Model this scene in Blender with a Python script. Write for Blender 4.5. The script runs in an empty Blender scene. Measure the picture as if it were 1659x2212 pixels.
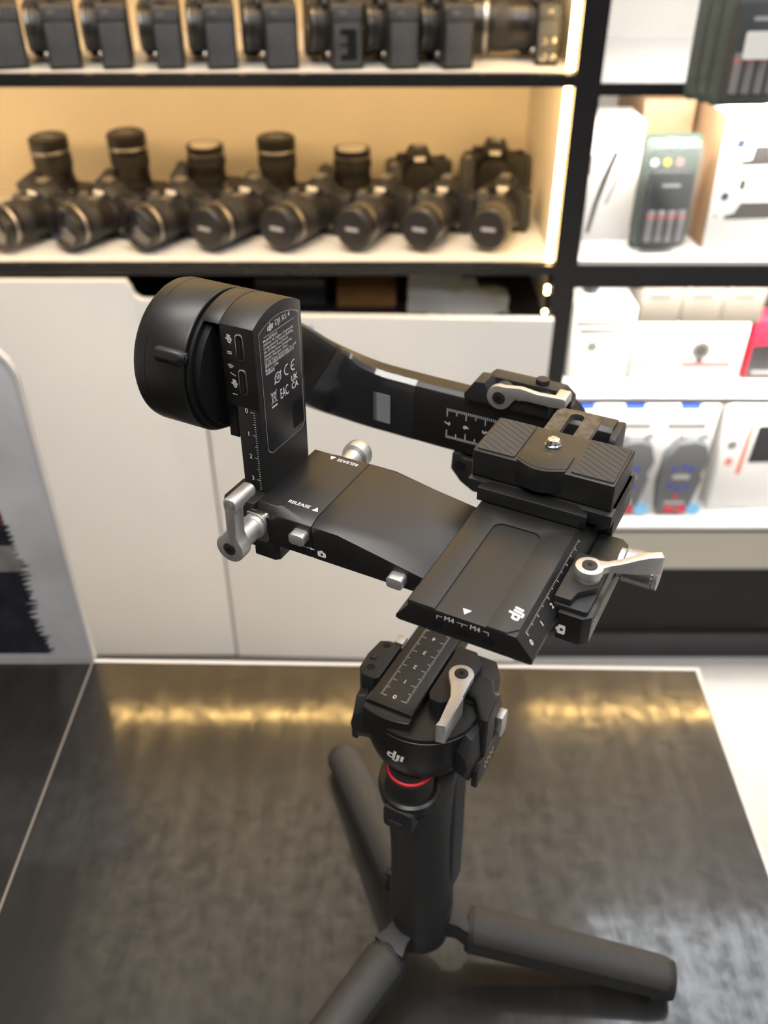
import bpy, bmesh, math, random
from mathutils import Vector, Matrix
random.seed(7)
SC = bpy.context.scene
COL = SC.collection
PI = math.pi

# ------------------------------------------------------------------ camera
cam_d = bpy.data.cameras.new('camera')
cam = bpy.data.objects.new('viewpoint', cam_d)
COL.objects.link(cam)
cam.location = (0, 0, 0.545)
cam.rotation_euler = (math.radians(90 - 35.7), 0, 0)
cam_d.sensor_fit = 'VERTICAL'
cam_d.sensor_height = 36.0
cam_d.lens = 1960.0 / 2212.0 * 36.0
cam_d.clip_start = 0.01
cam_d.dof.use_dof = True
cam_d.dof.focus_distance = 0.348
cam_d.dof.aperture_fstop = 10.5
SC.camera = cam

# ------------------------------------------------------------------ world, exposure, room lights
SC.view_settings.view_transform = 'Standard'
SC.view_settings.look = 'None'
SC.view_settings.gamma = 1.0
SC.view_settings.use_curve_mapping = False
SC.view_settings.exposure = 0.62
w = bpy.data.worlds.new('world')
SC.world = w
w.use_nodes = True
w.node_tree.nodes['Background'].inputs[0].default_value = (0.9, 0.92, 1.0, 1)
w.node_tree.nodes['Background'].inputs[1].default_value = 0.12


def area(name, loc, rot, sx, sy, power, color):
    d = bpy.data.lights.new(name, 'AREA')
    d.shape = 'RECTANGLE'
    d.size = sx
    d.size_y = sy
    d.energy = power
    d.color = color
    o = bpy.data.objects.new(name, d)
    o.location = loc
    o.rotation_euler = rot
    COL.objects.link(o)
    return o


NEUTRAL = (1.0, 0.965, 0.925)
COOL = (0.82, 0.9, 1.0)
WARM = (1.0, 0.66, 0.26)
# ceiling panels (the visible frames of the panels are built further down)
CEIL = 2.05
PANELS = [(1.14, 1.22, 9, COOL), (-0.40, 0.30, 18, NEUTRAL), (1.5, -0.5, 13, COOL), (-0.2, -0.9, 22, (1.0, 0.98, 0.96))]
for (x, y, p, c) in PANELS:
    area('ceiling_panel_lamp', (x, y, CEIL - 0.02), (0, 0, 0), 1.1, 0.56, p * 1.1, c)

# unseen fill lamps added above the shelving to brighten the ceiling
area('added_ceiling_fill', (-0.5, 1.62, 1.45), (PI, 0, 0), 1.5, 0.25, 8, (1.0, 0.86, 0.66))
area('added_ceiling_fill', (0.85, 1.62, 1.45), (PI, 0, 0), 0.9, 0.25, 4, (1.0, 0.9, 0.78))

# ------------------------------------------------------------------ materials
def mat(name, col, rough=0.5, metal=0.0, spec=0.5, noise=0.0, nscale=60, bump=0.0, bscale=400, emit=None, es=0, rn=0.0, trans=0.0, alpha=1.0, coat=0.0):
    m = bpy.data.materials.new(name)
    m.use_nodes = True
    nt = m.node_tree
    b = nt.nodes['Principled BSDF']
    c4 = (*col, 1)
    b.inputs['Base Color'].default_value = c4
    b.inputs['Roughness'].default_value = rough
    b.inputs['Metallic'].default_value = metal
    b.inputs['Specular IOR Level'].default_value = spec
    b.inputs['Coat Weight'].default_value = coat
    if trans:
        b.inputs['Transmission Weight'].default_value = trans
    if alpha < 1:
        b.inputs['Alpha'].default_value = alpha
    if emit:
        b.inputs['Emission Color'].default_value = (*emit, 1)
        b.inputs['Emission Strength'].default_value = es
    tc = nt.nodes.new('ShaderNodeTexCoord')
    n = nt.nodes.new('ShaderNodeTexNoise')
    n.inputs['Scale'].default_value = nscale
    n.inputs['Detail'].default_value = 4
    nt.links.new(tc.outputs['Object'], n.inputs['Vector'])
    if noise:
        r = nt.nodes.new('ShaderNodeValToRGB')
        r.color_ramp.elements[0].position = 0.3
        r.color_ramp.elements[1].position = 0.7
        r.color_ramp.elements[0].color = tuple(v * (1 - noise) for v in col) + (1,)
        r.color_ramp.elements[1].color = tuple(min(1, v * (1 + noise)) for v in col) + (1,)
        nt.links.new(n.outputs['Fac'], r.inputs['Fac'])
        nt.links.new(r.outputs['Color'], b.inputs['Base Color'])
    if rn:
        mr = nt.nodes.new('ShaderNodeMapRange')
        mr.inputs['To Min'].default_value = max(0.02, rough - rn)
        mr.inputs['To Max'].default_value = min(1, rough + rn)
        nt.links.new(n.outputs['Fac'], mr.inputs['Value'])
        nt.links.new(mr.outputs[0], b.inputs['Roughness'])
    if bump:
        n2 = nt.nodes.new('ShaderNodeTexNoise')
        n2.inputs['Scale'].default_value = bscale
        nt.links.new(tc.outputs['Object'], n2.inputs['Vector'])
        bp = nt.nodes.new('ShaderNodeBump')
        bp.inputs['Strength'].default_value = bump
        bp.inputs['Distance'].default_value = 0.0004
        nt.links.new(n2.outputs['Fac'], bp.inputs['Height'])
        nt.links.new(bp.outputs[0], b.inputs['Normal'])
    return m


M_ANOD = mat('black_anodised', (0.0055, 0.0052, 0.005), 0.42, 0.0, 0.6, 0.12, 90, 0.10, 5000, rn=0.05)
M_PLAS = mat('black_plastic', (0.009, 0.0085, 0.009), 0.48, 0.0, 0.55, 0.1, 90, 0.25, 5000)
M_SATIN = mat('satin_black', (0.007, 0.0066, 0.006), 0.4, 0.0, 0.5, 0.1, 60, rn=0.04)
M_RUB = mat('black_rubber', (0.016, 0.015, 0.0145), 0.55, 0.0, 0.5, 0.12, 120, 0.35, 4000)
M_PAD = mat('pad_rubber', (0.030, 0.028, 0.026), 0.6, 0.0, 0.5, 0.1, 200, 0.3, 4000)
M_DEEP = mat('deep_black', (0.003, 0.003, 0.003), 0.6, 0.0, 0.3)
M_ALU = mat('bead_blasted_aluminium', (0.62, 0.60, 0.58), 0.38, 0.85, 0.5, 0.05, 300, 0.2, 6000)
M_STEEL = mat('polished_steel', (0.75, 0.72, 0.66), 0.16, 1.0)
M_BRASS = mat('gold_contact', (0.75, 0.52, 0.2), 0.3, 1.0)
M_WHITE = mat('white_print', (0.72, 0.71, 0.69), 0.6)
M_GREYP = mat('grey_print', (0.42, 0.42, 0.43), 0.6)
M_STICK = mat('label_sticker', (0.012, 0.0115, 0.014), 0.34, 0.0, 0.6, 0.06, 50)
M_RED = mat('red_ring', (0.62, 0.015, 0.03), 0.4)
M_WORN = mat('worn_metal', (0.09, 0.08, 0.072), 0.42, 0.6, 0.5, 0.5, 260, rn=0.12)
M_FILM = mat('clear_film', (0.03, 0.03, 0.032), 0.14, 0.0, 1.0, alpha=0.4, coat=1.0)
M_QRBG = mat('grey_sticker', (0.20, 0.205, 0.21), 0.5, 0, 0.4, 0.05, 40)


# ------------------------------------------------------------------ mesh helpers
def frame(axis):
    # returns function (p, q, h) -> xyz with h along axis
    if axis == 'x':
        return lambda p, q, h: (h, p, q)
    if axis == 'y':
        return lambda p, q, h: (p, h, q)
    return lambda p, q, h: (p, q, h)


def prism(bm, poly, axis, lo, hi, taper=None):
    f = frame(axis)
    n = len(poly)
    a = [bm.verts.new(f(p, q, lo)) for p, q in poly]
    if taper is None:
        b = [bm.verts.new(f(p, q, hi)) for p, q in poly]
    else:
        b = [bm.verts.new(f(p, q, hi)) for p, q in taper]
    fs = [bm.faces.new(a), bm.faces.new(list(reversed(b)))]
    for i in range(n):
        j = (i + 1) % n
        fs.append(bm.faces.new((a[j], a[i], b[i], b[j])))
    bmesh.ops.recalc_face_normals(bm, faces=fs)
    return fs


def box(bm, x0, x1, y0, y1, z0, z1):
    return prism(bm, [(x0, y0), (x1, y0), (x1, y1), (x0, y1)], 'z', z0, z1)


def rrect(x0, x1, y0, y1, r, seg=4, corners=(1, 1, 1, 1)):
    pts = []
    for i, (cx, cy, a0) in enumerate([(x1 - r, y1 - r, 0), (x0 + r, y1 - r, 90), (x0 + r, y0 + r, 180), (x1 - r, y0 + r, 270)]):
        if corners[i]:
            for s in range(seg + 1):
                a = math.radians(a0 + 90 * s / seg)
                pts.append((cx + r * math.cos(a), cy + r * math.sin(a)))
        else:
            pts.append(((x1, x0, x0, x1)[i], (y1, y1, y0, y0)[i]))
    return pts


def circle(cx, cy, r, seg=48, a0=0, a1=360):
    full = abs(a1 - a0) >= 360
    n = seg if full else seg + 1
    return [(cx + r * math.cos(math.radians(a0 + (a1 - a0) * i / seg)), cy + r * math.sin(math.radians(a0 + (a1 - a0) * i / seg))) for i in range(n)]


def cyl(bm, axis, cx, cy, r, lo, hi, seg=48, r2=None):
    return prism(bm, circle(cx, cy, r, seg), axis, lo, hi, None if r2 is None else circle(cx, cy, r2, seg))


def lathe(bm, axis, cx, cy, prof, seg=48):
    # prof: list (r, h)
    f = frame(axis)
    rings = []
    fs = []
    for r, h in prof:
        if r <= 1e-9:
            rings.append([bm.verts.new(f(cx, cy, h))])
        else:
            rings.append([bm.verts.new(f(cx + r * math.cos(2 * PI * i / seg), cy + r * math.sin(2 * PI * i / seg), h)) for i in range(seg)])
    for a, b in zip(rings, rings[1:]):
        for i in range(seg):
            j = (i + 1) % seg
            if len(a) == 1 and len(b) == 1:
                continue
            if len(a) == 1:
                fs.append(bm.faces.new((a[0], b[i], b[j])))
            elif len(b) == 1:
                fs.append(bm.faces.new((a[j], a[i], b[0])))
            else:
                fs.append(bm.faces.new((a[j], a[i], b[i], b[j])))
    if len(rings[0]) > 1:
        fs.append(bm.faces.new(rings[0]))
    if len(rings[-1]) > 1:
        fs.append(bm.faces.new(list(reversed(rings[-1]))))
    bmesh.ops.recalc_face_normals(bm, faces=fs)
    return fs


def loft(bm, sections):
    # sections: lists of xyz, same count, closed rings, capped
    rings = [[bm.verts.new(p) for p in s] for s in sections]
    fs = []
    n = len(rings[0])
    for a, b in zip(rings, rings[1:]):
        for i in range(n):
            j = (i + 1) % n
            fs.append(bm.faces.new((a[j], a[i], b[i], b[j])))
    fs.append(bm.faces.new(rings[0]))
    fs.append(bm.faces.new(list(reversed(rings[-1]))))
    bmesh.ops.recalc_face_normals(bm, faces=fs)
    return fs


def sweep(bm, path, sec, up=(0, 0, 1), scales=None):
    # path: xyz list, sec: list (side, up)
    pts = [Vector(p) for p in path]
    up = Vector(up)
    secs = []
    for i, p in enumerate(pts):
        t = (pts[min(i + 1, len(pts) - 1)] - pts[max(i - 1, 0)]).normalized()
        s = t.cross(up).normalized()
        u = s.cross(t).normalized()
        k = 1 if scales is None else scales[i]
        secs.append([tuple(p + s * (a * k) + u * (b * k)) for a, b in sec])
    return loft(bm, secs)


def spline(pts, n=8):
    # Catmull-Rom
    P = [Vector(p) for p in pts]
    P = [P[0] * 2 - P[1]] + P + [P[-1] * 2 - P[-2]]
    out = []
    for i in range(1, len(P) - 2):
        for s in range(n):
            t = s / n
            a, b, c, d = P[i - 1], P[i], P[i + 1], P[i + 2]
            out.append(0.5 * ((2 * b) + (-a + c) * t + (2 * a - 5 * b + 4 * c - d) * t * t + (-a + 3 * b - 3 * c + d) * t ** 3))
    out.append(P[-2])
    return out


def bevel(bm, w, seg=2, ang=25):
    es = []
    for e in bm.edges:
        if len(e.link_faces) == 2 and e.calc_face_angle(0) > math.radians(ang):
            es.append(e)
    bmesh.ops.bevel(bm, geom=es, offset=w, segments=seg, profile=0.6, affect='EDGES', clamp_overlap=True)


def new():
    return bmesh.new()


def obj(name, bm, m, parent=None, unit=1.0, bev=0, seg=2, label=None, smooth=35):
    if bev:
        bevel(bm, bev, seg)
    me = bpy.data.meshes.new(name)
    if unit != 1.0:
        bmesh.ops.scale(bm, vec=(unit, unit, unit), verts=bm.verts)
    bm.to_mesh(me)
    bm.free()
    ms = m if isinstance(m, (list, tuple)) else [m]
    for mm in ms:
        me.materials.append(mm)
    for p in me.polygons:
        p.use_smooth = True
    me.set_sharp_from_angle(angle=math.radians(smooth))
    o = bpy.data.objects.new(name, me)
    COL.objects.link(o)
    if parent is not None:
        o.parent = parent
    if label:
        o['label'] = label
    return o


def tag(o, label, cat, group=None, kind=None):
    o['label'] = label
    o['category'] = cat
    if group:
        o['group'] = group
    if kind:
        o['kind'] = kind
    return o


def thing(name, label, cat, loc=(0, 0, 0), rz=0, group=None):
    o = bpy.data.objects.new(name, None)
    o.empty_display_size = 0.02
    COL.objects.link(o)
    o.location = loc
    o.rotation_euler = (0, 0, rz)
    return tag(o, label, cat, group)


def struct(name, bm, m, bev=0):
    o = obj(name, bm, m, bev=bev)
    o['kind'] = 'structure'
    return o


def text(bm, s, size, org, xd, yd, align='CENTER', depth=0.0, bold=0.0, sx=1.0):
    # writes flat lettering into bm; org = centre of the line, xd/yd = reading and up directions
    cu = bpy.data.curves.new('t', 'FONT')
    cu.body = s
    cu.size = size
    cu.align_x = align
    cu.align_y = 'CENTER'
    cu.offset = bold
    cu.resolution_u = 3
    o = bpy.data.objects.new('t', cu)
    COL.objects.link(o)
    dg = bpy.context.evaluated_depsgraph_get()
    me = bpy.data.meshes.new_from_object(o.evaluated_get(dg))
    bpy.data.objects.remove(o)
    xd = Vector(xd).normalized()
    yd = Vector(yd).normalized()
    zd = xd.cross(yd)
    M = Matrix((xd, yd, zd)).transposed().to_4x4()
    M.translation = Vector(org)
    me.transform(M @ Matrix.Diagonal((sx, 1, 1, 1)))
    bm.from_mesh(me)
    bpy.data.meshes.remove(me)


def quadbar(bm, org, xd, yd, pts):
    # flat polygon given in the plane's own 2D coordinates
    xd = Vector(xd).normalized()
    yd = Vector(yd).normalized()
    org = Vector(org)
    vs = [bm.verts.new(org + xd * p + yd * q) for p, q in pts]
    bm.faces.new(vs)


def emblem(bm, org, xd, yd, h):
    # the three joined slanted letters of the maker's mark, h = height of the d stem
    def bar(x0, x1, y0, y1):
        sh = 0.22
        quadbar(bm, org, xd, yd, [((x0 - 0.68 + y0 * sh) * h, (y0 - .5) * h), ((x1 - 0.68 + y0 * sh) * h, (y0 - .5) * h), ((x1 - 0.68 + y1 * sh) * h, (y1 - .5) * h), ((x0 - 0.68 + y1 * sh) * h, (y1 - .5) * h)])
    bar(0.08, 0.72, 0.0, 0.17)
    bar(0.0, 0.24, 0.14, 0.5)
    bar(0.06, 0.52, 0.46, 0.63)
    bar(0.50, 0.74, 0.14, 1.0)
    bar(0.86, 1.10, 0.0, 0.72)
    bar(0.56, 1.04, -0.2, -0.03)
    bar(1.20, 1.44, 0.0, 0.72)


def place(o, loc, rz=0, rx=0, ry=0):
    o.location = loc
    o.rotation_euler = (rx, ry, rz)
    return o


def copy_tree(o, parent=None):
    c = o.copy()
    COL.objects.link(c)
    c.parent = parent
    for ch in list(o.children):
        copy_tree(ch, c)
    return c


# ================================================================== THE SETTING
FLOOR = -0.845
YS = 1.40      # front plane of the shelving
M_TILE = mat('floor_tile', (0.36, 0.35, 0.335), 0.5, 0, 0.5, 0.05, 3)
M_WALLP = mat('wall_paint', (0.62, 0.60, 0.57), 0.8, 0, 0.3, 0.03, 4)
M_CEILP = mat('ceiling_paint', (0.75, 0.72, 0.68), 0.9, 0, 0.3, 0.03, 4)
M_DARKW = mat('dark_wall_panel', (0.05, 0.047, 0.045), 0.7, 0, 0.3, 0.1, 6)
bm = new(); box(bm, -2.3, 2.4, -2.2, 2.0, FLOOR - 0.02, FLOOR)
struct('floor', bm, M_TILE)
bm = new(); box(bm, -2.3, 2.4, -2.2, 2.0, CEIL, CEIL + 0.02)
struct('ceiling', bm, M_CEILP)
bm = new(); box(bm, -2.3, 2.4, 1.98, 2.0, FLOOR, CEIL)
struct('wall_back', bm, M_WALLP)
bm = new(); box(bm, -2.295, -0.92, -2.195, 1.975, CEIL - 0.20, CEIL - 0.001)
struct('trim_9', bm, M_DARKW)  # unseen soffit, added to darken the left side of the counter's reflection
bm = new(); box(bm, -2.32, -2.3, -2.2, 2.0, FLOOR, CEIL)
struct('wall_left', bm, M_WALLP)
bm = new(); box(bm, 2.4, 2.42, -2.2, 2.0, FLOOR, CEIL)
struct('wall_right', bm, M_WALLP)
bm = new(); box(bm, -2.3, 2.4, -2.22, -2.2, FLOOR, CEIL)
struct('wall_front', bm, M_DARKW)

M_BLACKL = mat('black_laminate', (0.014, 0.013, 0.014), 0.25, 0, 0.5, 0.1, 20)
M_WHITEL = mat('white_laminate', (0.70, 0.69, 0.67), 0.22, 0, 0.5, 0.02, 5)
M_SHELFW = mat('white_shelf', (0.72, 0.70, 0.66), 0.45, 0, 0.4, 0.02, 5)
M_CREAM = mat('cream_back_panel', (0.72, 0.65, 0.53), 0.6, 0, 0.3, 0.03, 3)
M_LEDW = mat('led_diffuser_warm', (0.9, 0.85, 0.7), 0.4, emit=(1.0, 0.66, 0.25), es=24)
M_LEDH = mat('led_diffuser_amber', (0.9, 0.8, 0.6), 0.4, emit=(1.0, 0.66, 0.31), es=38)
M_LEDX = mat('led_diffuser_strong', (0.9, 0.8, 0.6), 0.4, emit=(1.0, 0.62, 0.2), es=75)

X0, X1 = -1.3, 0.271
DEP = 0.42
# ---- left display unit
unit = thing('display_shelf_unit', 'black framed display shelf lit warm from inside, full of black cameras', 'shelf unit', (0, YS, 0))
bm = new()
for zc in (0.299, 0.022, 0.60, 1.087, 1.24):
    box(bm, X0, X1, 0, 0.018, zc - 0.0165, zc - 0.0005)
obj('shelf_edge', bm, M_BLACKL, unit)
for zc in (0.299, 0.022, 0.60, 1.087, 1.24):
    bm = new(); box(bm, X0, X1 - 0.001, 0.0185, DEP, zc - 0.006, zc)
    obj('shelf_board', bm, M_SHELFW, unit)
bm = new(); box(bm, X0, X1 + 0.037, DEP, DEP + 0.012, FLOOR + 0.06, 1.3)
obj('back_panel', bm, M_CREAM, unit)
bm = new(); box(bm, X1, X1 + 0.037, 0, 0.05, FLOOR, 1.3)
obj('post', bm, M_BLACKL, unit)
bm = new(); box(bm, X1, X1 + 0.012, 0.051, DEP, FLOOR, 1.3)
obj('side_panel', bm, M_CREAM, unit)
bm = new(); box(bm, X0, X0 + 0.02, 0.0, DEP, FLOOR, 1.3)
obj('side_panel', bm, M_BLACKL, unit)
# vertical light strips on the inner side of the post
for z0, z1 in ((0.303, 0.58), (0.026, 0.281)):
    bm = new(); prism(bm, rrect(X1 - 0.0115, X1 - 0.0020, 0.006, 0.016, 0.003), 'z', z0, z1)
    obj('light_strip', bm, M_LEDW, unit, label='glowing vertical warm light strip')
# strips tucked under the front edge of each shelf
for zc in (0.299, 0.60, 1.087):
    bm = new(); box(bm, X0 + 0.03, X1 - 0.02, 0.020, 0.030, zc - 0.0140, zc - 0.0062)
    obj('light_strip', bm, M_LEDX if zc > 1.0 else M_LEDH, unit, label='amber light strip under a shelf edge')
# lower recess
bm = new(); box(bm, X0 + 0.02, X1, 0.02, DEP, -0.36, -0.352)
obj('recess_floor', bm, M_BLACKL, unit)
bm = new(); box(bm, X0 + 0.02, X1, DEP - 0.01, DEP - 0.001, -0.352, 0.005)
obj('recess_back', bm, M_BLACKL, unit)
bm = new(); box(bm, X0 + 0.021, X1 - 0.001, 0.0, 0.014, FLOOR + 0.001, FLOOR + 0.02)
obj('plinth', bm, M_BLACKL, unit)

# ---- doors of the left unit
bm = new()
pts = [(X0 + 0.02, FLOOR + 0.022), (-0.3125, FLOOR + 0.022), (-0.3125, -0.031)]
pts += [(-0.385 - 0.02 * math.sin(math.radians(a)), -0.011 - 0.02 * math.cos(math.radians(a))) for a in range(0, 91, 15)]
pts += [(-0.4125 + 0.0 , 0.0015), (X0 + 0.02, 0.0015)]
prism(bm, pts, 'y', YS - 0.016, YS - 0.001)
d1 = obj('door_1', bm, M_WHITEL, bev=0.0012)
d1['kind'] = 'structure'
bm = new(); box(bm, 0.0, 0.582, -0.008, 0.008, FLOOR + 0.022, -0.055)
d2 = obj('door_2', bm, M_WHITEL, bev=0.0012)
d2['kind'] = 'structure'
place(d2, (-0.3085, YS - 0.010, 0), math.radians(-1.9))
bm = new(); box(bm, 0, 0.026, -0.001, 0, 0, 0.026)
M_BLUE = mat('blue_sticker', (0.0, 0.16, 0.72), 0.4)
st = obj('sticker', bm, M_BLUE)
tag(st, 'small square blue sticker on the white cabinet door, beside the vertical arm', 'sticker')
place(st, (-0.142, YS - 0.0257, -0.097), math.radians(-1.9))
bm = new(); quadbar(bm, (0.0, -0.0012, 0), (1, 0, 0), (0, 0, 1), [(0.016, 0.010), (0.022, 0.014), (0.014, 0.02)])
obj('print', bm, M_WHITE, st)

# ---- right display unit
RX0, RX1 = 0.308, 1.35
M_COLDW = mat('white_panel', (0.74, 0.73, 0.71), 0.4, 0, 0.4, 0.02, 5)
M_LEDD = mat('led_diffuser_soft_white', (0.95, 0.95, 0.95), 0.4, emit=(1.0, 0.95, 0.88), es=48)
M_LEDC = mat('led_diffuser_white', (0.95, 0.95, 0.95), 0.4, emit=(1.0, 0.95, 0.86), es=150)
ru = thing('white_shelf_unit', 'white shelving right of the black post, with brightly lit boxes', 'shelf unit', (0, YS, 0))
for zt, zb in ((0.285, 0.277), (0.60, 0.585), (1.087, 1.075)):
    bm = new(); box(bm, RX0, RX1, 0.02, DEP, zb, zt); obj('shelf_board', bm, M_COLDW, ru)
    bm = new(); box(bm, RX0, RX1, 0.012, 0.019, zb - 0.008, zt); obj('shelf_edge', bm, M_BLACKL, ru)
for zt, zb in ((0.028, 0.010), (-0.217, -0.2235), (-0.498, -0.505)):
    bm = new(); box(bm, RX0, RX1, 0.004, DEP, zb, zt); obj('shelf_board', bm, M_COLDW, ru)
bm = new(); box(bm, RX0, RX1, 0.0, 0.0035, -0.016, 0.0215); obj('shelf_edge', bm, M_BLACKL, ru)
bm = new(); box(bm, RX0, RX1, 0.0045, 0.02, -0.016, 0.0095); obj('light_valance', bm, M_BLACKL, ru)
bm = new(); box(bm, RX0, RX1, 0.004, 0.02, -0.2305, -0.2240); obj('shelf_edge', bm, M_BLACKL, ru)
bm = new(); box(bm, RX0, RX1, 0.004, 0.02, -0.5125, -0.5055); obj('shelf_edge', bm, M_BLACKL, ru)
bm = new(); box(bm, RX0 + 0.001, RX1, DEP, DEP + 0.012, FLOOR + 0.001, 1.3); obj('back_panel', bm, M_COLDW, ru)
bm = new(); box(bm, RX0, RX0 + 0.008, 0.051, DEP - 0.001, -0.498, 1.3); obj('side_panel', bm, M_COLDW, ru)
bm = new(); box(bm, RX1, RX1 + 0.03, 0.0, DEP, FLOOR, 1.3); obj('side_panel', bm, M_BLACKL, ru)
M_DRAWER_SHADE = mat('shaded_white_drawer', (0.42, 0.40, 0.34), 0.4, 0, 0.4, 0.02, 5)  # white drawer front, its shade put into the beige base colour
bm = new(); box(bm, RX0, RX1, 0.004, 0.02, -0.603, -0.513); obj('drawer_front', bm, M_DRAWER_SHADE, ru, label='white lower drawer front, shade painted in as beige')
bm = new(); box(bm, RX0, RX1, 0.010, 0.03, -0.776, -0.604); obj('drawer_front', bm, mat('matt_black_panel', (0.008, 0.008, 0.008), 0.6, 0, 0.25), ru, label='black lower panel')
M_KICK = mat('kick_plate', (0.02, 0.02, 0.023), 0.35, 0, 0.5, 0.1, 10)
bm = new(); box(bm, RX0, RX1, 0.0, 0.02, FLOOR, -0.777); obj('plinth', bm, M_KICK, ru)
bm = new()
for x in (0.40,):
    box(bm, x, x + 0.004, 0.0035, 0.0038, -0.005, 0.012)
obj('bracket', bm, M_KICK, ru)
bm = new(); box(bm, RX0 + 0.03, RX1 - 0.03, 0.022, 0.034, 1.0675, 1.0745); obj('light_strip', bm, M_LEDX, ru)
for zb, s in ((0.2765, 0), (0.010, 0), (-0.2235, 0), (0.585, 0)):
    bm = new(); box(bm, RX0 + 0.03, RX1 - 0.03, 0.022, 0.034, zb - 0.006, zb - 0.0005)
    obj('light_strip', bm, M_LEDD if zb < -0.1 or zb > 0.5 else M_LEDC, ru, label='white light strip under a shelf')

# ---- ceiling panel frames
M_TRIM = mat('panel_frame', (0.8, 0.8, 0.8), 0.5)
for (x, y, p, c) in PANELS:
    bm = new()
    for a, b_, c_, d_ in ((-.58, .58, -.31, -.285), (-.58, .58, .285, .31), (-.58, -.555, -.285, .285), (.555, .58, -.285, .285)):
        box(bm, a, b_, c_, d_, -0.02, 0)
    o = obj('ceiling_light_frame', bm, M_TRIM)
    place(o, (x, y, CEIL))
    o['kind'] = 'structure'; o.name = 'trim_%d' % (PANELS.index((x, y, p, c)) + 1)

# ---- the counter in front
TZ = 0.009
TK = 0.9835
def tabletop_mat():
    m = bpy.data.materials.new('scuffed_black_counter')
    m.use_nodes = True
    nt = m.node_tree
    L = nt.links.new
    b = nt.nodes['Principled BSDF']
    tc = nt.nodes.new('ShaderNodeTexCoord')
    mp = nt.nodes.new('ShaderNodeMapping'); mp.inputs['Scale'].default_value = (14, 1.6, 1)
    L(tc.outputs['Object'], mp.inputs['Vector'])
    n1 = nt.nodes.new('ShaderNodeTexNoise'); n1.inputs['Scale'].default_value = 5; n1.inputs['Detail'].default_value = 8; n1.inputs['Roughness'].default_value = 0.65
    L(mp.outputs[0], n1.inputs['Vector'])
    n2 = nt.nodes.new('ShaderNodeTexNoise'); n2.inputs['Scale'].default_value = 9; n2.inputs['Detail'].default_value = 6
    L(tc.outputs['Object'], n2.inputs['Vector'])
    n3 = nt.nodes.new('ShaderNodeTexNoise'); n3.inputs['Scale'].default_value = 90; n3.inputs['Detail'].default_value = 3
    L(tc.outputs['Object'], n3.inputs['Vector'])
    a = nt.nodes.new('ShaderNodeMath'); a.operation = 'MULTIPLY'; L(n1.outputs['Fac'], a.inputs[0]); L(n2.outputs['Fac'], a.inputs[1])
    cr = nt.nodes.new('ShaderNodeValToRGB')
    cr.color_ramp.elements[0].position = 0.15; cr.color_ramp.elements[0].color = (0.006, 0.0055, 0.005, 1)
    cr.color_ramp.elements[1].position = 0.42; cr.color_ramp.elements[1].color = (0.017, 0.0155, 0.014, 1)
    L(a.outputs[0], cr.inputs['Fac']); L(cr.outputs['Color'], b.inputs['Base Color'])
    mr = nt.nodes.new('ShaderNodeMapRange'); mr.inputs['From Min'].default_value = 0.12; mr.inputs['From Max'].default_value = 0.42
    mr.inputs['To Min'].default_value = 0.05; mr.inputs['To Max'].default_value = 0.13
    L(a.outputs[0], mr.inputs['Value']); L(mr.outputs[0], b.inputs['Coat Roughness'])
    b.inputs['Roughness'].default_value = 0.36
    b.inputs['Specular IOR Level'].default_value = 0.35
    mw = nt.nodes.new('ShaderNodeMapRange'); mw.inputs['From Min'].default_value = 0.14; mw.inputs['From Max'].default_value = 0.36
    mw.inputs['To Min'].default_value = 1.0; mw.inputs['To Max'].default_value = 0.28
    n4 = nt.nodes.new('ShaderNodeTexNoise'); n4.inputs['Scale'].default_value = 34; n4.inputs['Detail'].default_value = 5; n4.inputs['Roughness'].default_value = 0.7
    L(mp.outputs[0], n4.inputs['Vector']); n4.inputs['Scale'].default_value = 6
    m5 = nt.nodes.new('ShaderNodeMath'); m5.operation = 'MULTIPLY'; L(n4.outputs['Fac'], m5.inputs[0]); L(n3.outputs['Fac'], m5.inputs[1])
    L(m5.outputs[0], mw.inputs['Value']); L(mw.outputs[0], b.inputs['Coat Weight'])
    mx = nt.nodes.new('ShaderNodeMath'); mx.operation = 'ADD'; L(n1.outputs['Fac'], mx.inputs[0]); L(n3.outputs['Fac'], mx.inputs[1])
    bp = nt.nodes.new('ShaderNodeBump'); bp.inputs['Strength'].default_value = 0.03; bp.inputs['Distance'].default_value = 0.0006
    L(mx.outputs[0], bp.inputs['Height']); L(bp.outputs[0], b.inputs['Normal'])
    return m


M_TOP = tabletop_mat()
M_TRIMW = mat('white_edge_trim', (0.55, 0.53, 0.51), 0.4)
M_TRIML = mat('pale_joint_strip', (0.22, 0.19, 0.16), 0.45, 0.3)
ct = thing('sales_counter', 'low counter with scuffed glossy black top and thin white edge, holding the gimbal', 'counter', (0, 0, TZ))
ct.scale = (TK, TK, 1)
bm = new()
prism(bm, [(-0.2425, 0.5425), (0.2575, 0.5325), (0.2515, 0.26), (0.245, -0.55), (-0.2535, -0.55)], 'z', -0.03, 0.0)
obj('counter_top', bm, M_TOP, ct)
bm = new()
prism(bm, [(-0.2425, 0.5427), (-0.2425, 0.5465), (0.2615, 0.5365), (0.2550, 0.26), (0.2485, -0.55), (0.2452, -0.55), (0.2517, 0.26), (0.2577, 0.5327)], 'z', -0.03, 0.0005)
obj('edge_trim', bm, M_TRIMW, ct, label='thin white trim along the far and right edges')
bm = new(); prism(bm, [(-0.240, 0.53), (0.252, 0.522), (0.236, -0.54), (-0.248, -0.54)], 'z', FLOOR - TZ, -0.0305)
obj('counter_body', bm, M_WHITEL, ct)
lc = thing('side_counter', 'darker counter section left of the pale joint line, under the printed panel', 'counter', (0, 0, TZ))
lc.scale = (TK, TK, 1)
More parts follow.
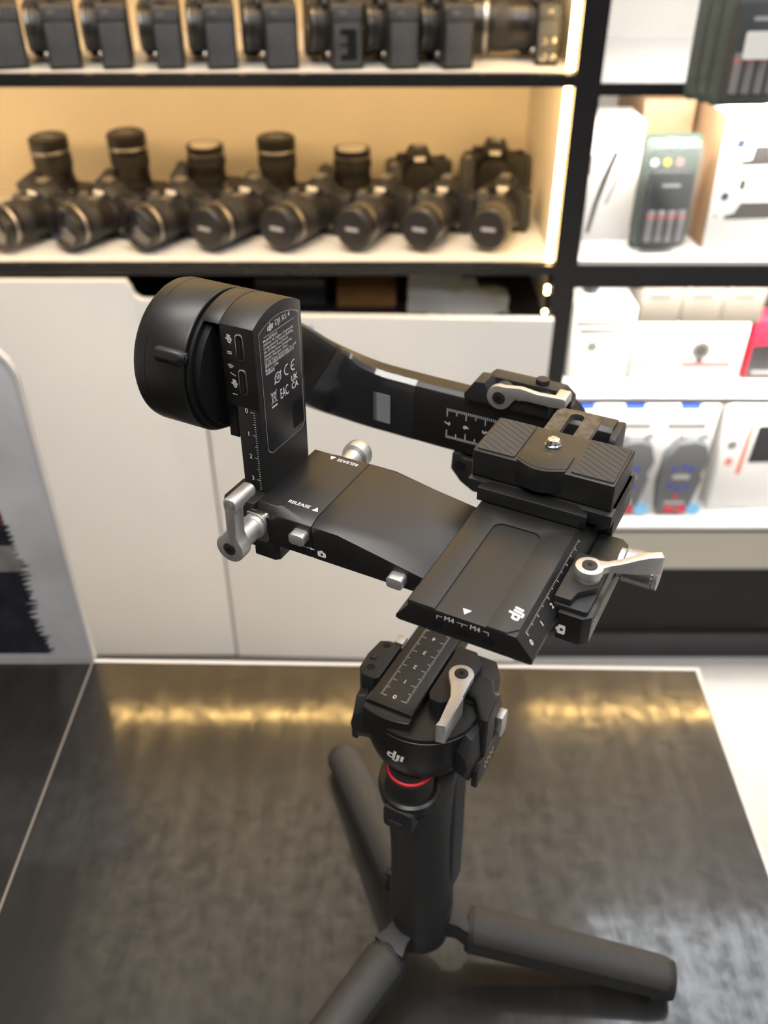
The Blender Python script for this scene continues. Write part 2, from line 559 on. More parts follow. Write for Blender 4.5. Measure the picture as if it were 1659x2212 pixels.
bm = new(); prism(bm, [(-0.8, 0.5405), (-0.2445, 0.5425), (-0.2555, -0.55), (-0.8, -0.55)], 'z', -0.03, -0.0008)
obj('counter_top', bm, M_TOP, lc)
bm = new(); prism(bm, [(-0.2443, 0.5425), (-0.2427, 0.5425), (-0.2537, -0.55), (-0.2553, -0.55)], 'z', -0.03, 0.0004)
obj('joint_strip', bm, M_TRIML, lc, label='pale strip in the joint')
bm = new(); prism(bm, [(-0.79, 0.535), (-0.2500, 0.535), (-0.259, -0.54), (-0.79, -0.54)], 'z', FLOOR - TZ, -0.0305)
obj('counter_body', bm, M_WHITEL, lc)


# printed panel with a dark fir tree on grey snow, standing at the back of the side counter
def panel_mat():
    m = bpy.data.materials.new('winter_print')
    m.use_nodes = True
    nt = m.node_tree
    L = nt.links.new
    b = nt.nodes['Principled BSDF']
    tc = nt.nodes.new('ShaderNodeTexCoord')
    n = nt.nodes.new('ShaderNodeTexNoise'); n.inputs['Scale'].default_value = 14; n.inputs['Detail'].default_value = 5
    L(tc.outputs['Object'], n.inputs['Vector'])
    cr = nt.nodes.new('ShaderNodeValToRGB')
    cr.color_ramp.elements[0].position = 0.35; cr.color_ramp.elements[0].color = (0.47, 0.46, 0.475, 1)
    cr.color_ramp.elements[1].position = 0.6; cr.color_ramp.elements[1].color = (0.58, 0.57, 0.58, 1)
    L(n.outputs['Fac'], cr.inputs['Fac']); L(cr.outputs['Color'], b.inputs['Base Color'])
    b.inputs['Roughness'].default_value = 0.35
    return m


M_PRINT = panel_mat()
M_FIR = mat('fir_print', (0.014, 0.015, 0.022), 0.5, 0, 0.4, 0.5, 60)
M_FIRG = mat('fir_snow_print', (0.20, 0.19, 0.18), 0.5, 0, 0.4, 0.3, 60)
M_FIRR = mat('dark_red_print', (0.09, 0.02, 0.03), 0.5)
pn = thing('printed_panel', 'upright grey panel with rounded corner and printed dark fir tree, at left', 'display panel', (-0.2445 * TK, 0.546 * TK, TZ))
bm = new()
prism(bm, [(0, 0)] + [(-0.03 + 0.03 * math.cos(math.radians(a)) - 0.003, 0.255 + 0.03 * math.sin(math.radians(a))) for a in range(0, 91, 10)] + [(-0.5, 0.285), (-0.5, 0)], 'y', 0, 0.004)
obj('board', bm, M_PRINT, pn, bev=0.0005)
bm = new()
edge = [(0.0, 0.0), (0.002, 0.0), (-0.001, 0.255)] + [(-0.033 + 0.0325 * math.cos(math.radians(a)), 0.255 + 0.0325 * math.sin(math.radians(a))) for a in range(0, 91, 10)] + [(-0.5, 0.2875), (-0.5, 0.285)] + [(-0.033 + 0.030 * math.cos(math.radians(a)), 0.255 + 0.030 * math.sin(math.radians(a))) for a in range(90, -1, -10)]
prism(bm, edge, 'y', -0.001, 0.0055)
obj('edge_band', bm, M_TRIMW, pn, label='white rounded edge band')
# fir silhouette: jagged outline of the part of the print in reach
random.seed(3)


def fir(edge, z0, z1, n, jag, xl=-0.34):
    R_ = []
    for i in range(n):
        t = i / (n - 1)
        z = z0 + (z1 - z0) * t
        for (za, xa), (zb, xb) in zip(edge, edge[1:]):
            if za <= z <= zb:
                x = xa + (xb - xa) * (z - za) / (zb - za)
        R_.append((x + random.uniform(0.1, 1) * jag, z + random.uniform(0, 0.003)))
        R_.append((x - random.uniform(0.2, 1.2) * jag, z + (z1 - z0) / n * 0.5))
    top = [(xl + (R_[-1][0] - xl) * k / 8, z1 - 0.002 + random.uniform(-1, 1) * jag * 0.4) for k in range(7, 0, -1)]
    return R_ + top + [(xl, z1), (xl, z0)]


EDGE = [(0.0, -0.031), (0.05, -0.036), (0.10, -0.034), (0.136, -0.039), (0.172, -0.040), (0.21, -0.046)]
for nm, m_, za, zb, n_, jg, yy in (('fir_print', M_FIR, 0.006, 0.098, 20, 0.006, 0), ('fir_snow_print', M_FIRG, 0.094, 0.122, 8, 0.004, 1), ('fir_top_print', M_FIR, 0.118, 0.150, 8, 0.004, 2), ('red_print', M_FIRR, 0.138, 0.152, 5, 0.002, 3)):
    bm = new()
    prism(bm, fir(EDGE, za, zb, n_, jg), 'y', -0.0003 - 0.0002 * yy, -0.0002 * yy)
    obj(nm, bm, m_, pn, label='dark jagged fir tree print' if yy == 0 else None)

# ================================================================== THE GIMBAL (local: x = along the tilt axis, y = lens direction, z = up, in mm)
U = 0.001
gb = thing('camera_gimbal', 'black three axis handheld camera gimbal with silver levers standing on an open mini tripod', 'gimbal', (0.0156, 0.2717, 0), math.radians(-27.5))


def G(name, bm, m, parent=None, bev=0.4, seg=2, label=None, smooth=35):
    return obj(name, bm, m, gb if parent is None else parent, U, bev, seg, label, smooth)


def ticks(bm, org, run, out, n, step, lens, wd=0.16):
    # ruler marks: org + run*i*step, each of length lens(i) towards out
    run = Vector(run); out = Vector(out); org = Vector(org)
    for i in range(n):
        p = org + run * (i * step)
        l = lens(i)
        vs = [p - run * wd / 2, p + run * wd / 2, p + run * wd / 2 + out * l, p - run * wd / 2 + out * l]
        bm.faces.new([bm.verts.new(v) for v in vs])


# ---- mount arm (horizontal arm carrying the camera plate)
bm = new()


def arm_sec(u, vf, vb, wt, wf, cr, wb=326.5):
    return [(u, vf, wb), (u, vb, wb), (u, vb, wf), (u, vb - 3, wt), (u, cr, wt), (u, vf, wf)]


loft(bm, [arm_sec(-65, -18, 31, 343, 338.5, -14.5), arm_sec(-57, -18, 31, 343, 338.5, -14.5), arm_sec(-54.5, -18, 31, 343, 341, -13), arm_sec(-39.2, -18, 31, 343, 341.3, -13)])
ma = G('mount_arm', bm, M_ANOD, bev=0.35)
bm = new()
loft(bm, [arm_sec(-39.0, -18, 31, 343, 341.3, -13), arm_sec(-28, -18, 31, 343, 341.3, -13), arm_sec(12.6, -18, 31, 336.6, 333.2, -4)])
loft(bm, [arm_sec(12.6, -18, 31, 334.6, 333, -15, 326.5), arm_sec(55, -18, 31, 334.6, 333, -15, 326.5)])
G('mount_arm_cover', bm, M_ANOD, ma, bev=0.3)
bm = new()   # end block holding the clamp screw
loft(bm, [arm_sec(-79.2, -18, -1, 343, 341, -17.5), arm_sec(-65, -18, -1, 343, 341, -17.5)])
G('end_block', bm, M_ANOD, ma, bev=0.6)
bm = new()
prism(bm, [(-66.4, -17.9), (-57.0, -17.9), (-55.2, -16.4), (-55.2, 3), (-66.4, 3)], 'z', 318.6, 327)
G('lower_stop', bm, M_ANOD, ma, bev=0.4)
# lettering on the arm
bm = new()
text(bm, 'RELEASE', 2.6, (-49.6, -9.4, 343.06), (1, 0.0, 0), (0, 1, 0), bold=0.03)
quadbar(bm, (-41.6, -9.4, 343.06), (1, 0, 0), (0, 1, 0), [(-1.7, -1.2), (1.0, -1.2), (-0.35, 1.3)])
text(bm, 'RELEASE', 2.6, (-47.6, 25.3, 343.06), (-1, 0, 0), (0, -1, 0), bold=0.03)
quadbar(bm, (-55.0, 25.3, 343.06), (-1, 0, 0), (0, -1, 0), [(-1.3, -1.2), (1.3, -1.2), (0, 1.3)])
G('release_lettering', bm, M_WHITE, ma, bev=0, label='white printed words and triangles')
bm = new()
quadbar(bm, (-41.5, -18.06, 330.8), (1, 0, 0), (0, 0, 1), [(-4.2, -0.15), (1.2, -0.15), (1.2, 0.15), (-4.2, 0.15)])
quadbar(bm, (-41, -18.06, 330.8), (1, 0, 0), (0, 0, 1), [(1.0, -0.55), (3.2, 0), (1.0, 0.55)])


def cam_icon(bm, org, xd, yd, s):
    ring = rrect(-1.6 * s, 1.6 * s, -1.1 * s, 1.0 * s, 0.35 * s)
    # frame around a round hole: fan of quads
    xd_, yd_, o_ = Vector(xd).normalized(), Vector(yd).normalized(), Vector(org)
    n = 24
    outer = []
    for i in range(n):
        a = 2 * PI * i / n
        c, sn = math.cos(a), math.sin(a)
        k = min(1.6 * s / max(abs(c), 1e-6), 1.05 * s / max(abs(sn), 1e-6))
        k = min(k, 1.78 * s)
        outer.append((c * k, sn * k))
    inner = [(0.5 * s * math.cos(2 * PI * i / n), 0.5 * s * math.sin(2 * PI * i / n)) for i in range(n)]
    vo = [bm.verts.new(o_ + xd_ * p + yd_ * q) for p, q in outer]
    vi = [bm.verts.new(o_ + xd_ * p + yd_ * q) for p, q in inner]
    for i in range(n):
        j = (i + 1) % n
        bm.faces.new((vo[i], vo[j], vi[j], vi[i]))
    quadbar(bm, org, xd, yd, [(-0.75 * s, 1.0 * s), (0.75 * s, 1.0 * s), (0.5 * s, 1.6 * s), (-0.5 * s, 1.6 * s)])
    quadbar(bm, org, xd, yd, [(-1.4 * s, 1.0 * s), (-1.0 * s, 1.0 * s), (-1.0 * s, 1.2 * s), (-1.4 * s, 1.2 * s)])


cam_icon(bm, (-35.0, -18.06, 329.6), (1, 0, 0), (0, 0, 1), 1.15)
G('side_marks', bm, M_WHITE, ma, bev=0, label='white arrow and small camera symbol')
# two push buttons
for uc, wc in ((-43.6, 336.3), (-2.0, 331.0)):
    bm = new()
    prism(bm, rrect(uc - 3.3, uc + 3.3, wc - 2.4, wc + 2.4, 1.5, 5), 'y', -22.4, -17.5)
    G('release_button', bm, M_ALU, bev=0.5, label='silver rounded push button')

# ---- tilt arm (vertical)
VC, WC, RM = 6.5, 388.5, 28.0
bm = new()
box(bm, -75, -64.6, -9, 22.5, 314, 380)
G('tilt_arm_tail', bm, M_ANOD, bev=0.8)
top_a = []
for i in range(17):
    v = -9 + 31.5 * i / 16
    top_a.append((v, WC + math.sqrt(max(0, RM ** 2 - (v - VC) ** 2))))
bm = new()
prism(bm, [(-9, 379.5)] + top_a + [(22.5, 379.5)], 'x', -79, -64.6)
ta = G('tilt_arm', bm, M_ANOD, bev=0.35)
bm = new()
prism(bm, [(-9, 411.3)] + top_a[1:] + [(22.5, 411.3)], 'x', -86.5, -79.1)
prism(bm, [(-4, 362), (-4, 411.0), (22.5, 411.0), (22.5, 362)], 'x', -83.2, -79.1)
prism(bm, [(-1.5, 364), (-1.5, 379), (22.5, 379), (22.5, 364)], 'x', -79.0, -75.1)
G('motor_bridge', bm, M_ANOD, bev=0.35)
bm = new()
prism(bm, [(VC + 26.6 * math.cos(math.radians(a)), WC + 26.6 * math.sin(math.radians(a))) for a in range(0, 360, 5)], 'x', -88.2, -86.4)
prism(bm, [(VC + 24.6 * math.cos(math.radians(a)), WC + 24.6 * math.sin(math.radians(a))) for a in range(0, 360, 5)], 'x', -86.4, -83.3)
G('motor_rotor', bm, M_DEEP, bev=0.4)
# tilt motor
bm = new()
lathe(bm, 'x', VC, WC, [(0, -112.5), (25.4, -112.5), (26.8, -112.0), (27.7, -111.0), (28, -109.5), (28, -106.1), (27.85, -106.0), (27.85, -105.8), (28, -105.7), (28, -89.4), (27.6, -88.8), (27.0, -88.6)], 96)
tm = G('tilt_motor', bm, M_SATIN, bev=0)
bm = new()   # cable boss on the flank of the motor
BV, BW = VC - 27.3 * math.cos(math.radians(24)), WC + 27.3 * math.sin(math.radians(24))
sweep(bm, [(-101.5, BV + 1.2, BW - .6), (-100, BV, BW), (-90, BV, BW), (-88.8, BV + 1, BW - .5)], circle(0, 0, 3.0, 16), scales=[0.5, 1, 1, 0.8])
G('motor_boss', bm, M_SATIN, tm, bev=0)
bm = new(); cyl(bm, 'x', BV, BW, 1.9, -89.2, -87.6, 20)
G('boss_screw', bm, M_DEEP, tm, bev=0.3)
# ports
for wc in (404.0, 390.2):
    bm = new()
    prism(bm, rrect(-72.6, -68.9, wc - 5.2, wc + 5.2, 1.8, 6), 'y', -9.25, -8.5)
    pr = G('port', bm, M_STEEL, ta, bev=0.1, label='oval connector port with metal rim')
    bm = new()
    prism(bm, rrect(-72.2, -69.3, wc - 4.8, wc + 4.8, 1.4, 6), 'y', -9.32, -9.2)
    pi_ = G('port_socket', bm, M_DEEP, pr, bev=0)
    bm = new()
    box(bm, -71.1, -70.5, -9.36, -9.3, wc - 3.6, wc + 3.2)
    G('port_tongue', bm, M_PLAS, pr, bev=0)
bm = new()
emblem(bm, (-75.6, -9.05, 406.3), (0, 0, 1), (-1, 0, 0), 2.2)
quadbar(bm, (-75.6, -9.05, 401.6), (0, 0, 1), (-1, 0, 0), [(-1.0 + 0.7, -1), (-0.7 + 0.7, -1), (-0.7 + 0.7, 1), (-1.0 + 0.7, 1)])
quadbar(bm, (-75.6, -9.05, 400.9), (0, 0, 1), (-1, 0, 0), [(-1.0 + 0.7, -1), (-0.7 + 0.7, -1), (-0.7 + 0.7, 1), (-1.0 + 0.7, 1)])
emblem(bm, (-75.0, -9.05, 388.6), (0, 0, 1), (-1, 0, 0), 2.2)
quadbar(bm, (-75.0, -9.05, 392.6), (0, 0, 1), (-1, 0, 0), [(-.6, -1.1), (-.3, -1.1), (.6, 1.1), (.3, 1.1)])
quadbar(bm, (-75.0, -9.05, 384.4), (0, 0, 1), (-1, 0, 0), [(-.15, -1), (.15, -1), (.15, 1), (-.15, 1)])
for r in (0.5, 1.1, 1.7):
    c0 = Vector((-75.0 - 0.9, -9.05, 394.6))
    for i in range(6):
        a0 = math.radians(50 - 15 + 0 + i * 15); a1 = a0 + math.radians(15)
        vs = []
        for rr, aa in ((r, a0), (r + 0.25, a0), (r + 0.25, a1), (r, a1)):
            vs.append(bm.verts.new(c0 + Vector((rr * math.cos(aa), 0, rr * math.sin(aa)))))
        bm.faces.new(vs)
G('port_marks', bm, M_WHITE, ta, bev=0, label='white printed port symbols')
# scale on the narrow face
bm = new()
ticks(bm, (-66.9, -9.05, 378.3), (0, 0, -1), (-1, 0, 0), 35, 1.0, lambda i: 1.9 if i % 10 == 0 else (1.3 if i % 5 == 0 else 0.7), 0.2)
for k in range(4):
    text(bm, str(k), 2.7, (-70.6, -9.05, 378.5 - 10 * k), (1, 0, 0), (0, 0, 1), bold=0.02)
G('scale_marks', bm, M_WHITE, ta, bev=0, label='white ruler scale numbered 0 to 3')
# information label on the broad face
lb_arc = [(v, WC - 4.6 + math.sqrt(max(0, RM ** 2 - (v - VC) ** 2))) for v in [(-6 + 26.5 * i / 16) for i in range(17)]]
bm = new()
prism(bm, [(v, w_) for v, w_ in [(-3.6, 358.6), (-6.0, 361)]] + lb_arc + [(20.5, 361), (18.6, 358.6)], 'x', -64.6, -64.45)
lab = G('information_label', bm, M_STICK, ta, bev=0.05, label='dark grey sticker with white approval marks')
bm = new()
ol = [(v, w_) for v, w_ in [(-3.6, 358.6), (-6.0, 361)]] + lb_arc + [(20.5, 361), (18.6, 358.6)]
cx_, cz_ = 7.2, 385
for i in range(len(ol)):
    a, b_ = ol[i], ol[(i + 1) % len(ol)]
    def inn(p):
        return (cx_ + (p[0] - cx_) * 0.985, cz_ + (p[1] - cz_) * 0.993)
    vs = [bm.verts.new((-64.42, p[0], p[1])) for p in (a, b_, inn(b_), inn(a))]
    bm.faces.new(vs)
G('label_border', bm, M_GREYP, lab, bev=0)
bm = new()
XL = -64.40
YD, ZD = (0, 1, 0), (0, 0, 1)
emblem(bm, (XL, 1.2, 409.4), YD, ZD, 2.5)
text(bm, 'DJI RS 4', 3.0, (XL, 9.6, 409.3), YD, ZD, bold=0.0)
quadbar(bm, (XL, 7.0, 406.6), YD, ZD, [(-10, -0.08), (10, -0.08), (10, 0.08), (-10, 0.08)])
lines = ['Model/型号:RC', 'Address: 4F, Jingkou Community', 'Comprehensive Service Building,', 'No. 83 Bishui Road North,', 'Guangming Street, Guangming', 'District, Shenzhen, China', 'SZ DJI Osmo Technology Co., Ltd.', '深圳市大疆灵眸科技有限公司', 'Made in China', '中国制造']
for i, s in enumerate(lines):
    text(bm, s, 1.5, (XL, -3.6, 405.2 - 1.45 * i), YD, ZD, 'LEFT', bold=0.012)
# CE mark
for cy_, bar in ((10.6, False), (15.2, True)):
    c0 = Vector((XL, cy_, 388.3))
    for i in range(14):
        a0 = math.radians(75 + i * 15); a1 = a0 + math.radians(15)
        bm.faces.new([bm.verts.new(c0 + Vector((0, rr * math.cos(aa), rr * math.sin(aa)))) for rr, aa in ((1.75, a0), (2.3, a0), (2.3, a1), (1.75, a1))])
    if bar:
        quadbar(bm, c0, YD, ZD, [(-2, -.25), (0, -.25), (0, .25), (-2, .25)])
# ring with 10
c0 = Vector((XL, 4.0, 387.9))
for i in range(24):
    a0 = math.radians(i * 15); a1 = a0 + math.radians(15)
    bm.faces.new([bm.verts.new(c0 + Vector((0, rr * math.cos(aa), rr * math.sin(aa)))) for rr, aa in ((1.75, a0), (2.2, a0), (2.2, a1), (1.75, a1))])
quadbar(bm, c0, YD, ZD, [(1.3, 1.4), (2.4, 2.3), (2.4, 1.0)])
quadbar(bm, c0, YD, ZD, [(-1.3, -1.4), (-2.4, -2.3), (-2.4, -1.0)])
text(bm, '10', 2.4, c0, YD, ZD, bold=0.05)
text(bm, 'EAC', 6.0, (XL, 7.6, 380.0), YD, ZD, bold=0.04, sx=0.52)
bm2 = new()
text(bm, 'UK', 3.7, (XL, 15.0, 382.9), YD, ZD, bold=0.08, sx=.9)
text(bm, 'CA', 3.7, (XL, 15.0, 379.7), YD, ZD, bold=0.08, sx=.9)
bm2.free()
# crossed bin
c0 = Vector((XL, 0.6, 381.2))
def seg2(p, q, t=0.14):
    p = Vector(p); q = Vector(q); d = (q - p).normalized(); n_ = Vector((-d.y, d.x)) * t
    quadbar(bm, c0, YD, ZD, [tuple(p + n_), tuple(p - n_), tuple(q - n_), tuple(q + n_)])
for p, q in (((-2, 2.4), (2, -2.6)), ((2, 2.4), (-2, -2.6)), ((-1.4, 1.2), (-1.0, -2)), ((1.4, 1.2), (1.0, -2)), ((-1.7, 1.3), (1.7, 1.3)), ((-1.0, -2), (1.0, -2)), ((-0.9, 1.8), (0.9, 1.8))):
    seg2(p, q)
quadbar(bm, c0, YD, ZD, [(-1.9, -4.1), (1.9, -4.1), (1.9, -3.4), (-1.9, -3.4)])
G('label_print', bm, M_WHITE, lab, bev=0, label='white printed text and approval marks')
bm = new()
prism(bm, rrect(12.3, 20.0, 361.2, 373.2, 1.0), 'x', -64.45, -64.36)
G('label_film', bm, M_FILM, lab, bev=0, label='small clear seal')

# ---- axis lock lever at the left end
bm = new()
prism(bm, rrect(-67.3, -58.0, 328.2, 341.4, 1.4), 'y', -20.2, -17.8)
G('clamp_washer', bm, M_STEEL, bev=0.5, label='polished square washer')
LU, LW = -62.0, 339.5
bm = new()
cyl(bm, 'y', -63.3, 335.6, 4.6, -36.5, -20.3, 40)
cyl(bm, 'y', -63.3, 335.6, 5.1, -22.6, -20.4, 40)
G('lever_shaft', bm, M_ALU, bev=0.5)
bm = new()
pts = circle(-63.3, 335.6, 6.0, 32, 130, 410 - 10)
pts = [(-63.3 + 6.0 * math.cos(math.radians(a)), 335.6 + 6.0 * math.sin(math.radians(a))) for a in range(125, 411, 11)]
pts += [(-59.5, 341.8), (-59.0, 353.0), (-58.2, 354.0), (-58.2, 357.2), (-59.4, 358.6), (-62.6, 358.6), (-63.8, 357.2), (-63.8, 354.4), (-63.5, 352.5), (-63.8, 344.0)]
prism(bm, pts, 'y', -37.4, -31.8)
lv = G('arm_lock_lever', bm, M_ALU, bev=0.6, label='silver lever pointing up')
bm = new(); prism(bm, rrect(-63.9, -58.1, 353.4, 358.7, 2.2, 5), 'y', -37.4, -24.5)
G('lever_tip', bm, M_ALU, lv, bev=0.8)
bm = new(); cyl(bm, 'y', -63.3, 335.6, 2.7, -37.75, -36.9, 24)
sc_ = G('lever_screw', bm, M_PLAS, lv, bev=0.3)
bm = new(); cyl(bm, 'y', -63.3, 335.6, 1.0, -37.9, -37.7, 6)
G('screw_socket', bm, M_DEEP, sc_, bev=0)
# silver knob on the rear side
bm = new()
lathe(bm, 'y', -52.5, 336.2, [(0, 30.8), (4.3, 31.0), (4.3, 38.5), (6.0, 39.5), (6.2, 41.0), (6.2, 44.0), (5.6, 45.2), (0, 45.6)], 48)
G('rear_knob', bm, M_ALU, bev=0, label='round polished silver knob')

# ---- camera plate
bm = new()
prism(bm, [(13.1, 344.6), (51.6, 344.6), (57.6, 337.4), (57.8, 335.2), (56.5, 334.8), (10, 334.8), (8.6, 335.4), (8.8, 336.8), (13.1, 342.6)], 'y', -42.0, 64)
cp = G('camera_plate', bm, M_ANOD, bev=0.35)
bm = new()
outer = [(13.2, -41.9), (13.2, 22), (51.5, 22), (51.5, -38.6), (48.2, -41.9)]
inner = [(41.2, -41.9)] + [(41.2, 8.5)] + [(37.7 + 3.5 * math.cos(math.radians(a)), 9 + 3.5 * math.sin(math.radians(a))) for a in range(15, 91, 15)] + [(26.6 + 3.5 * math.cos(math.radians(a)), 9 + 3.5 * math.sin(math.radians(a))) for a in range(90, 166, 15)] + [(23.1, 8.5), (23.1, -41.9)]
prism(bm, outer + inner, 'z', 344.5, 345.15)
G('plate_surface', bm, M_ANOD, cp, bev=0.16)
bm = new()
quadbar(bm, (32.7, -38.3, 344.72), (1, 0, 0), (0, 1, 0), [(-1.55, 1.2), (0, -1.4), (1.55, 1.2)])
G('centre_mark', bm, M_WHITE, cp, bev=0)
bm = new()
emblem(bm, (47.4, -32.6, 345.22), (-0.0, 1, 0), (-1, 0, 0), 4.3)
G('maker_mark', bm, M_WHITE, cp, bev=0, label='white maker mark')
bm = new()
for uc in (28.4, 37.6):
    text(bm, 'M4', 2.9, (uc, -42.06, 342.3), (1, 0, 0), (0, 0, 1))
t_ = 0.12
for pts in ([(23.9, 342.6), (25.9, 342.6), (25.9, 342.4), (24.1, 342.4), (24.1, 341.2), (23.9, 341.2)], [(31.2, 342.6), (34.9, 342.6), (34.9, 342.4), (33.1, 342.4), (33.1, 341.2), (32.9, 341.2), (32.9, 342.4), (31.2, 342.4)], [(40.4, 342.6), (42.4, 342.6), (42.4, 341.2), (42.2, 341.2), (42.2, 342.4), (40.4, 342.4)]):
    bm.faces.new([bm.verts.new((p, -42.06, q)) for p, q in pts])
G('thread_marks', bm, M_WHITE, cp, bev=0, label='white printed thread size marks')
for uc in (23.9, 33.0, 42.3):
    bm = new(); lathe(bm, 'y', uc, 338.5, [(2.05, -42.08), (2.0, -42.12), (1.75, -41.9), (0, -41.9)], 24)
    G('screw_hole', bm, M_DEEP, cp, bev=0)
# scale on the slanted flank
dn = Vector((6.0, 0, -7.2)).normalized(); nrm = Vector((7.2, 0, 6.0)).normalized()
bm = new()
o0 = Vector((51.6, 0, 344.6)) + nrm * 0.06
ticks(bm, o0 + dn * 2.0 + Vector((0, -36.5, 0)), (0, 1, 0), tuple(dn), 56, 1.0, lambda i: 1.7 if i % 10 == 0 else (1.1 if i % 5 == 0 else 0.5), 0.18)
for k_ in range(6):
    text(bm, str(k_), 2.9, o0 + dn * 6.0 + Vector((0, -37.2 + 10 * k_, 0)), (0, 1, 0), -dn, bold=0.02)
G('plate_scale', bm, M_WHITE, cp, bev=0, label='white ruler scale on the slanted flank')

# ---- quick release clamp and top plate
bm = new()
prism(bm, [(10.8, 22.4), (54.0, 22.4), (53.2, 25.4), (48.0, 28.6), (14.0, 28.6), (10.8, 26.0)], 'z', 345.0, 350.8)
G('stop_ridge', bm, M_ANOD, bev=0.4)
bm = new()
prism(bm, [(5.0, 350.6), (62.0, 350.6), (62.0, 345.8), (56.5, 342.2), (56.5, 345.2), (11, 345.2), (5.0, 346.8)], 'y', 27.0, 60)
prism(bm, [(56.6, 335), (62.0, 337), (62.0, 350.6), (56.6, 350.6)], 'y', 32.5, 58)
G('quick_release_clamp', bm, M_ANOD, bev=0.5)
bm = new()
prism(bm, [(5.2, 29.6), (60.8, 29.6), (60.8, 57.5), (5.2, 57.5)], 'z', 350.8, 362.3)
qp = G('quick_release_plate', bm, M_ANOD, bev=0.9, seg=3)
for (ua, ub) in ((6.4, 21.6), (43.6, 59.7)):
    bm = new()
    prism(bm, rrect(ua, ub, 30.9, 56.4, 1.0), 'z', 362.2, 362.85)
    pad = G('rubber_pad', bm, M_PAD, qp, bev=0.2, label='ribbed grey rubber pad')
    bm = new()
    # diagonal grooves as thin dark channels
    du, dv = (ub - ua), 25.5
    for i in range(-2, 12):
        # line direction (+u, -v)
        c_ = i * 3.1
        p0 = (ua + 0.4, 31.3 + c_ + 6)
        d_ = (1.0, -0.62)
        # clip
        segs = []
        tmin, tmax = 0, du - 0.8
        for t in [x * 0.2 for x in range(int((du - 0.8) / 0.2) + 1)]:
            v = p0[1] + d_[1] * t
            if 31.3 <= v <= 56.0:
                segs.append(t)
        if len(segs) > 3:
            ta_, tb_ = segs[0], segs[-1]
            a_ = (p0[0] + ta_, p0[1] + d_[1] * ta_); b_ = (p0[0] + tb_, p0[1] + d_[1] * tb_)
            prism(bm, [(a_[0], a_[1] - .13), (b_[0], b_[1] - .13), (b_[0], b_[1] + .13), (a_[0], a_[1] + .13)], 'z', 362.83, 362.88)
    G('pad_grooves', bm, M_DEEP, pad, bev=0)
bm = new()
arc1 = [(22.8 + 19.0 * i / 12, 30.2 - 3.6 * math.sin(PI * i / 12) ** 1.0 + 1.2) for i in range(13)]
prism(bm, [(41.8, 39.4)] + [(41.8 - 19.0 * i / 12, 39.6 - 2.2 * math.sin(PI * i / 12) + 1.2) for i in range(13)] + arc1, 'z', 362.2, 363.1)
prism(bm, [(41.8, 33.5), (22.8, 33.5)] + [(x, y - 1.6) for x, y in arc1], 'z', 353.2, 362.9)
G('lens_stop', bm, M_SATIN, qp, bev=0.25, label='smooth curved stop block')
bm = new()
lathe(bm, 'z', 31.4, 47.0, [(3.2, 362.25), (3.3, 362.6), (2.9, 362.9), (2.7, 363.2), (2.85, 363.9), (2.3, 364.7), (1.2, 365.1), (0, 365.2)], 32)
G('mounting_screw', bm, M_STEEL, qp, bev=0, label='domed shiny screw')
bm = new()
# slotted tongue behind the plate: frame around a stadium slot
N = 28
outer_, inner_ = [], []
for i in range(N):
    a = 2 * PI * i / N
    c, s_ = math.cos(a), math.sin(a)
    iv = 65.0 + (7.0 if s_ > 0 else -7.0) * (1 if abs(s_) > 1e-6 else 0)
    inner_.append((33.0 + 2.9 * c, iv + 2.9 * s_))
    k = min(9.2 / max(abs(c), 1e-6), 15.0 / max(abs(s_), 1e-6))
    outer_.append((33.0 + c * k, 62.5 + s_ * k))
vo = [[bm.verts.new((p, q, z)) for p, q in outer_] for z in (359.0, 361.8)]
vi = [[bm.verts.new((p, q, z)) for p, q in inner_] for z in (359.0, 361.8)]
fs = []
for i in range(N):
    j = (i + 1) % N
    fs.append(bm.faces.new((vo[1][i], vo[1][j], vi[1][j], vi[1][i])))
    fs.append(bm.faces.new((vo[0][j], vo[0][i], vi[0][i], vi[0][j])))
    fs.append(bm.faces.new((vo[0][i], vo[0][j], vo[1][j], vo[1][i])))
    fs.append(bm.faces.new((vi[0][j], vi[0][i], vi[1][i], vi[1][j])))
bmesh.ops.recalc_face_normals(bm, faces=fs)
G('slotted_tongue', bm, M_WORN, qp, bev=0, label='worn metal tongue with a slot')

# ---- clamp block on the right end of the mount arm
bm = new()
prism(bm, [(57.9, -18.0), (66.4, -18.0), (69.2, -15.6), (69.2, 29.6), (66.6, 32), (57.9, 32)], 'z', 327.2, 339.0)
cb = G('plate_clamp_block', bm, M_ANOD, bev=0.5)
bm = new()
prism(bm, rrect(55.2, 67.6, -16.4, 11.0, 1.6), 'z', 338.0, 341.0)
prism(bm, [(55.4, -15.8), (61.2, -15.8), (62.0, -11.0), (67.4, -5.2), (67.4, 7.5), (64, 10.8), (55.4, 10.8)], 'z', 341.0, 343.8)
G('clamp_jaw', bm, M_PLAS, cb, bev=0.5)
bm = new()
cam_icon(bm, (60.0, -18.06, 331.8), (0, 0, 1), (-1, 0, 0), 1.25)
G('camera_mark', bm, M_WHITE, cb, bev=0)
bm = new()
for q_ in (-12, -10, 14):
    cyl(bm, 'x', q_, 333.5, 0.35, 69.2, 69.26, 12)
quadbar(bm, (69.26, 2, 333.5), (0, 1, 0), (0, 0, 1), [(-8, -.15), (6, -.15), (6, .15), (-8, .15)])
G('clamp_marks', bm, M_WHITE, cb, bev=0)
bm = new()
cyl(bm, 'z', 62.6, -1.6, 4.3, 343.4, 346.3, 40)
cyl(bm, 'z', 62.6, -1.6, 4.9, 345.9, 349.0, 40)
ll = G('plate_lock_lever', bm, M_ALU, bev=0.4, label='silver lever reaching right over the knurled knob')
bm = new()
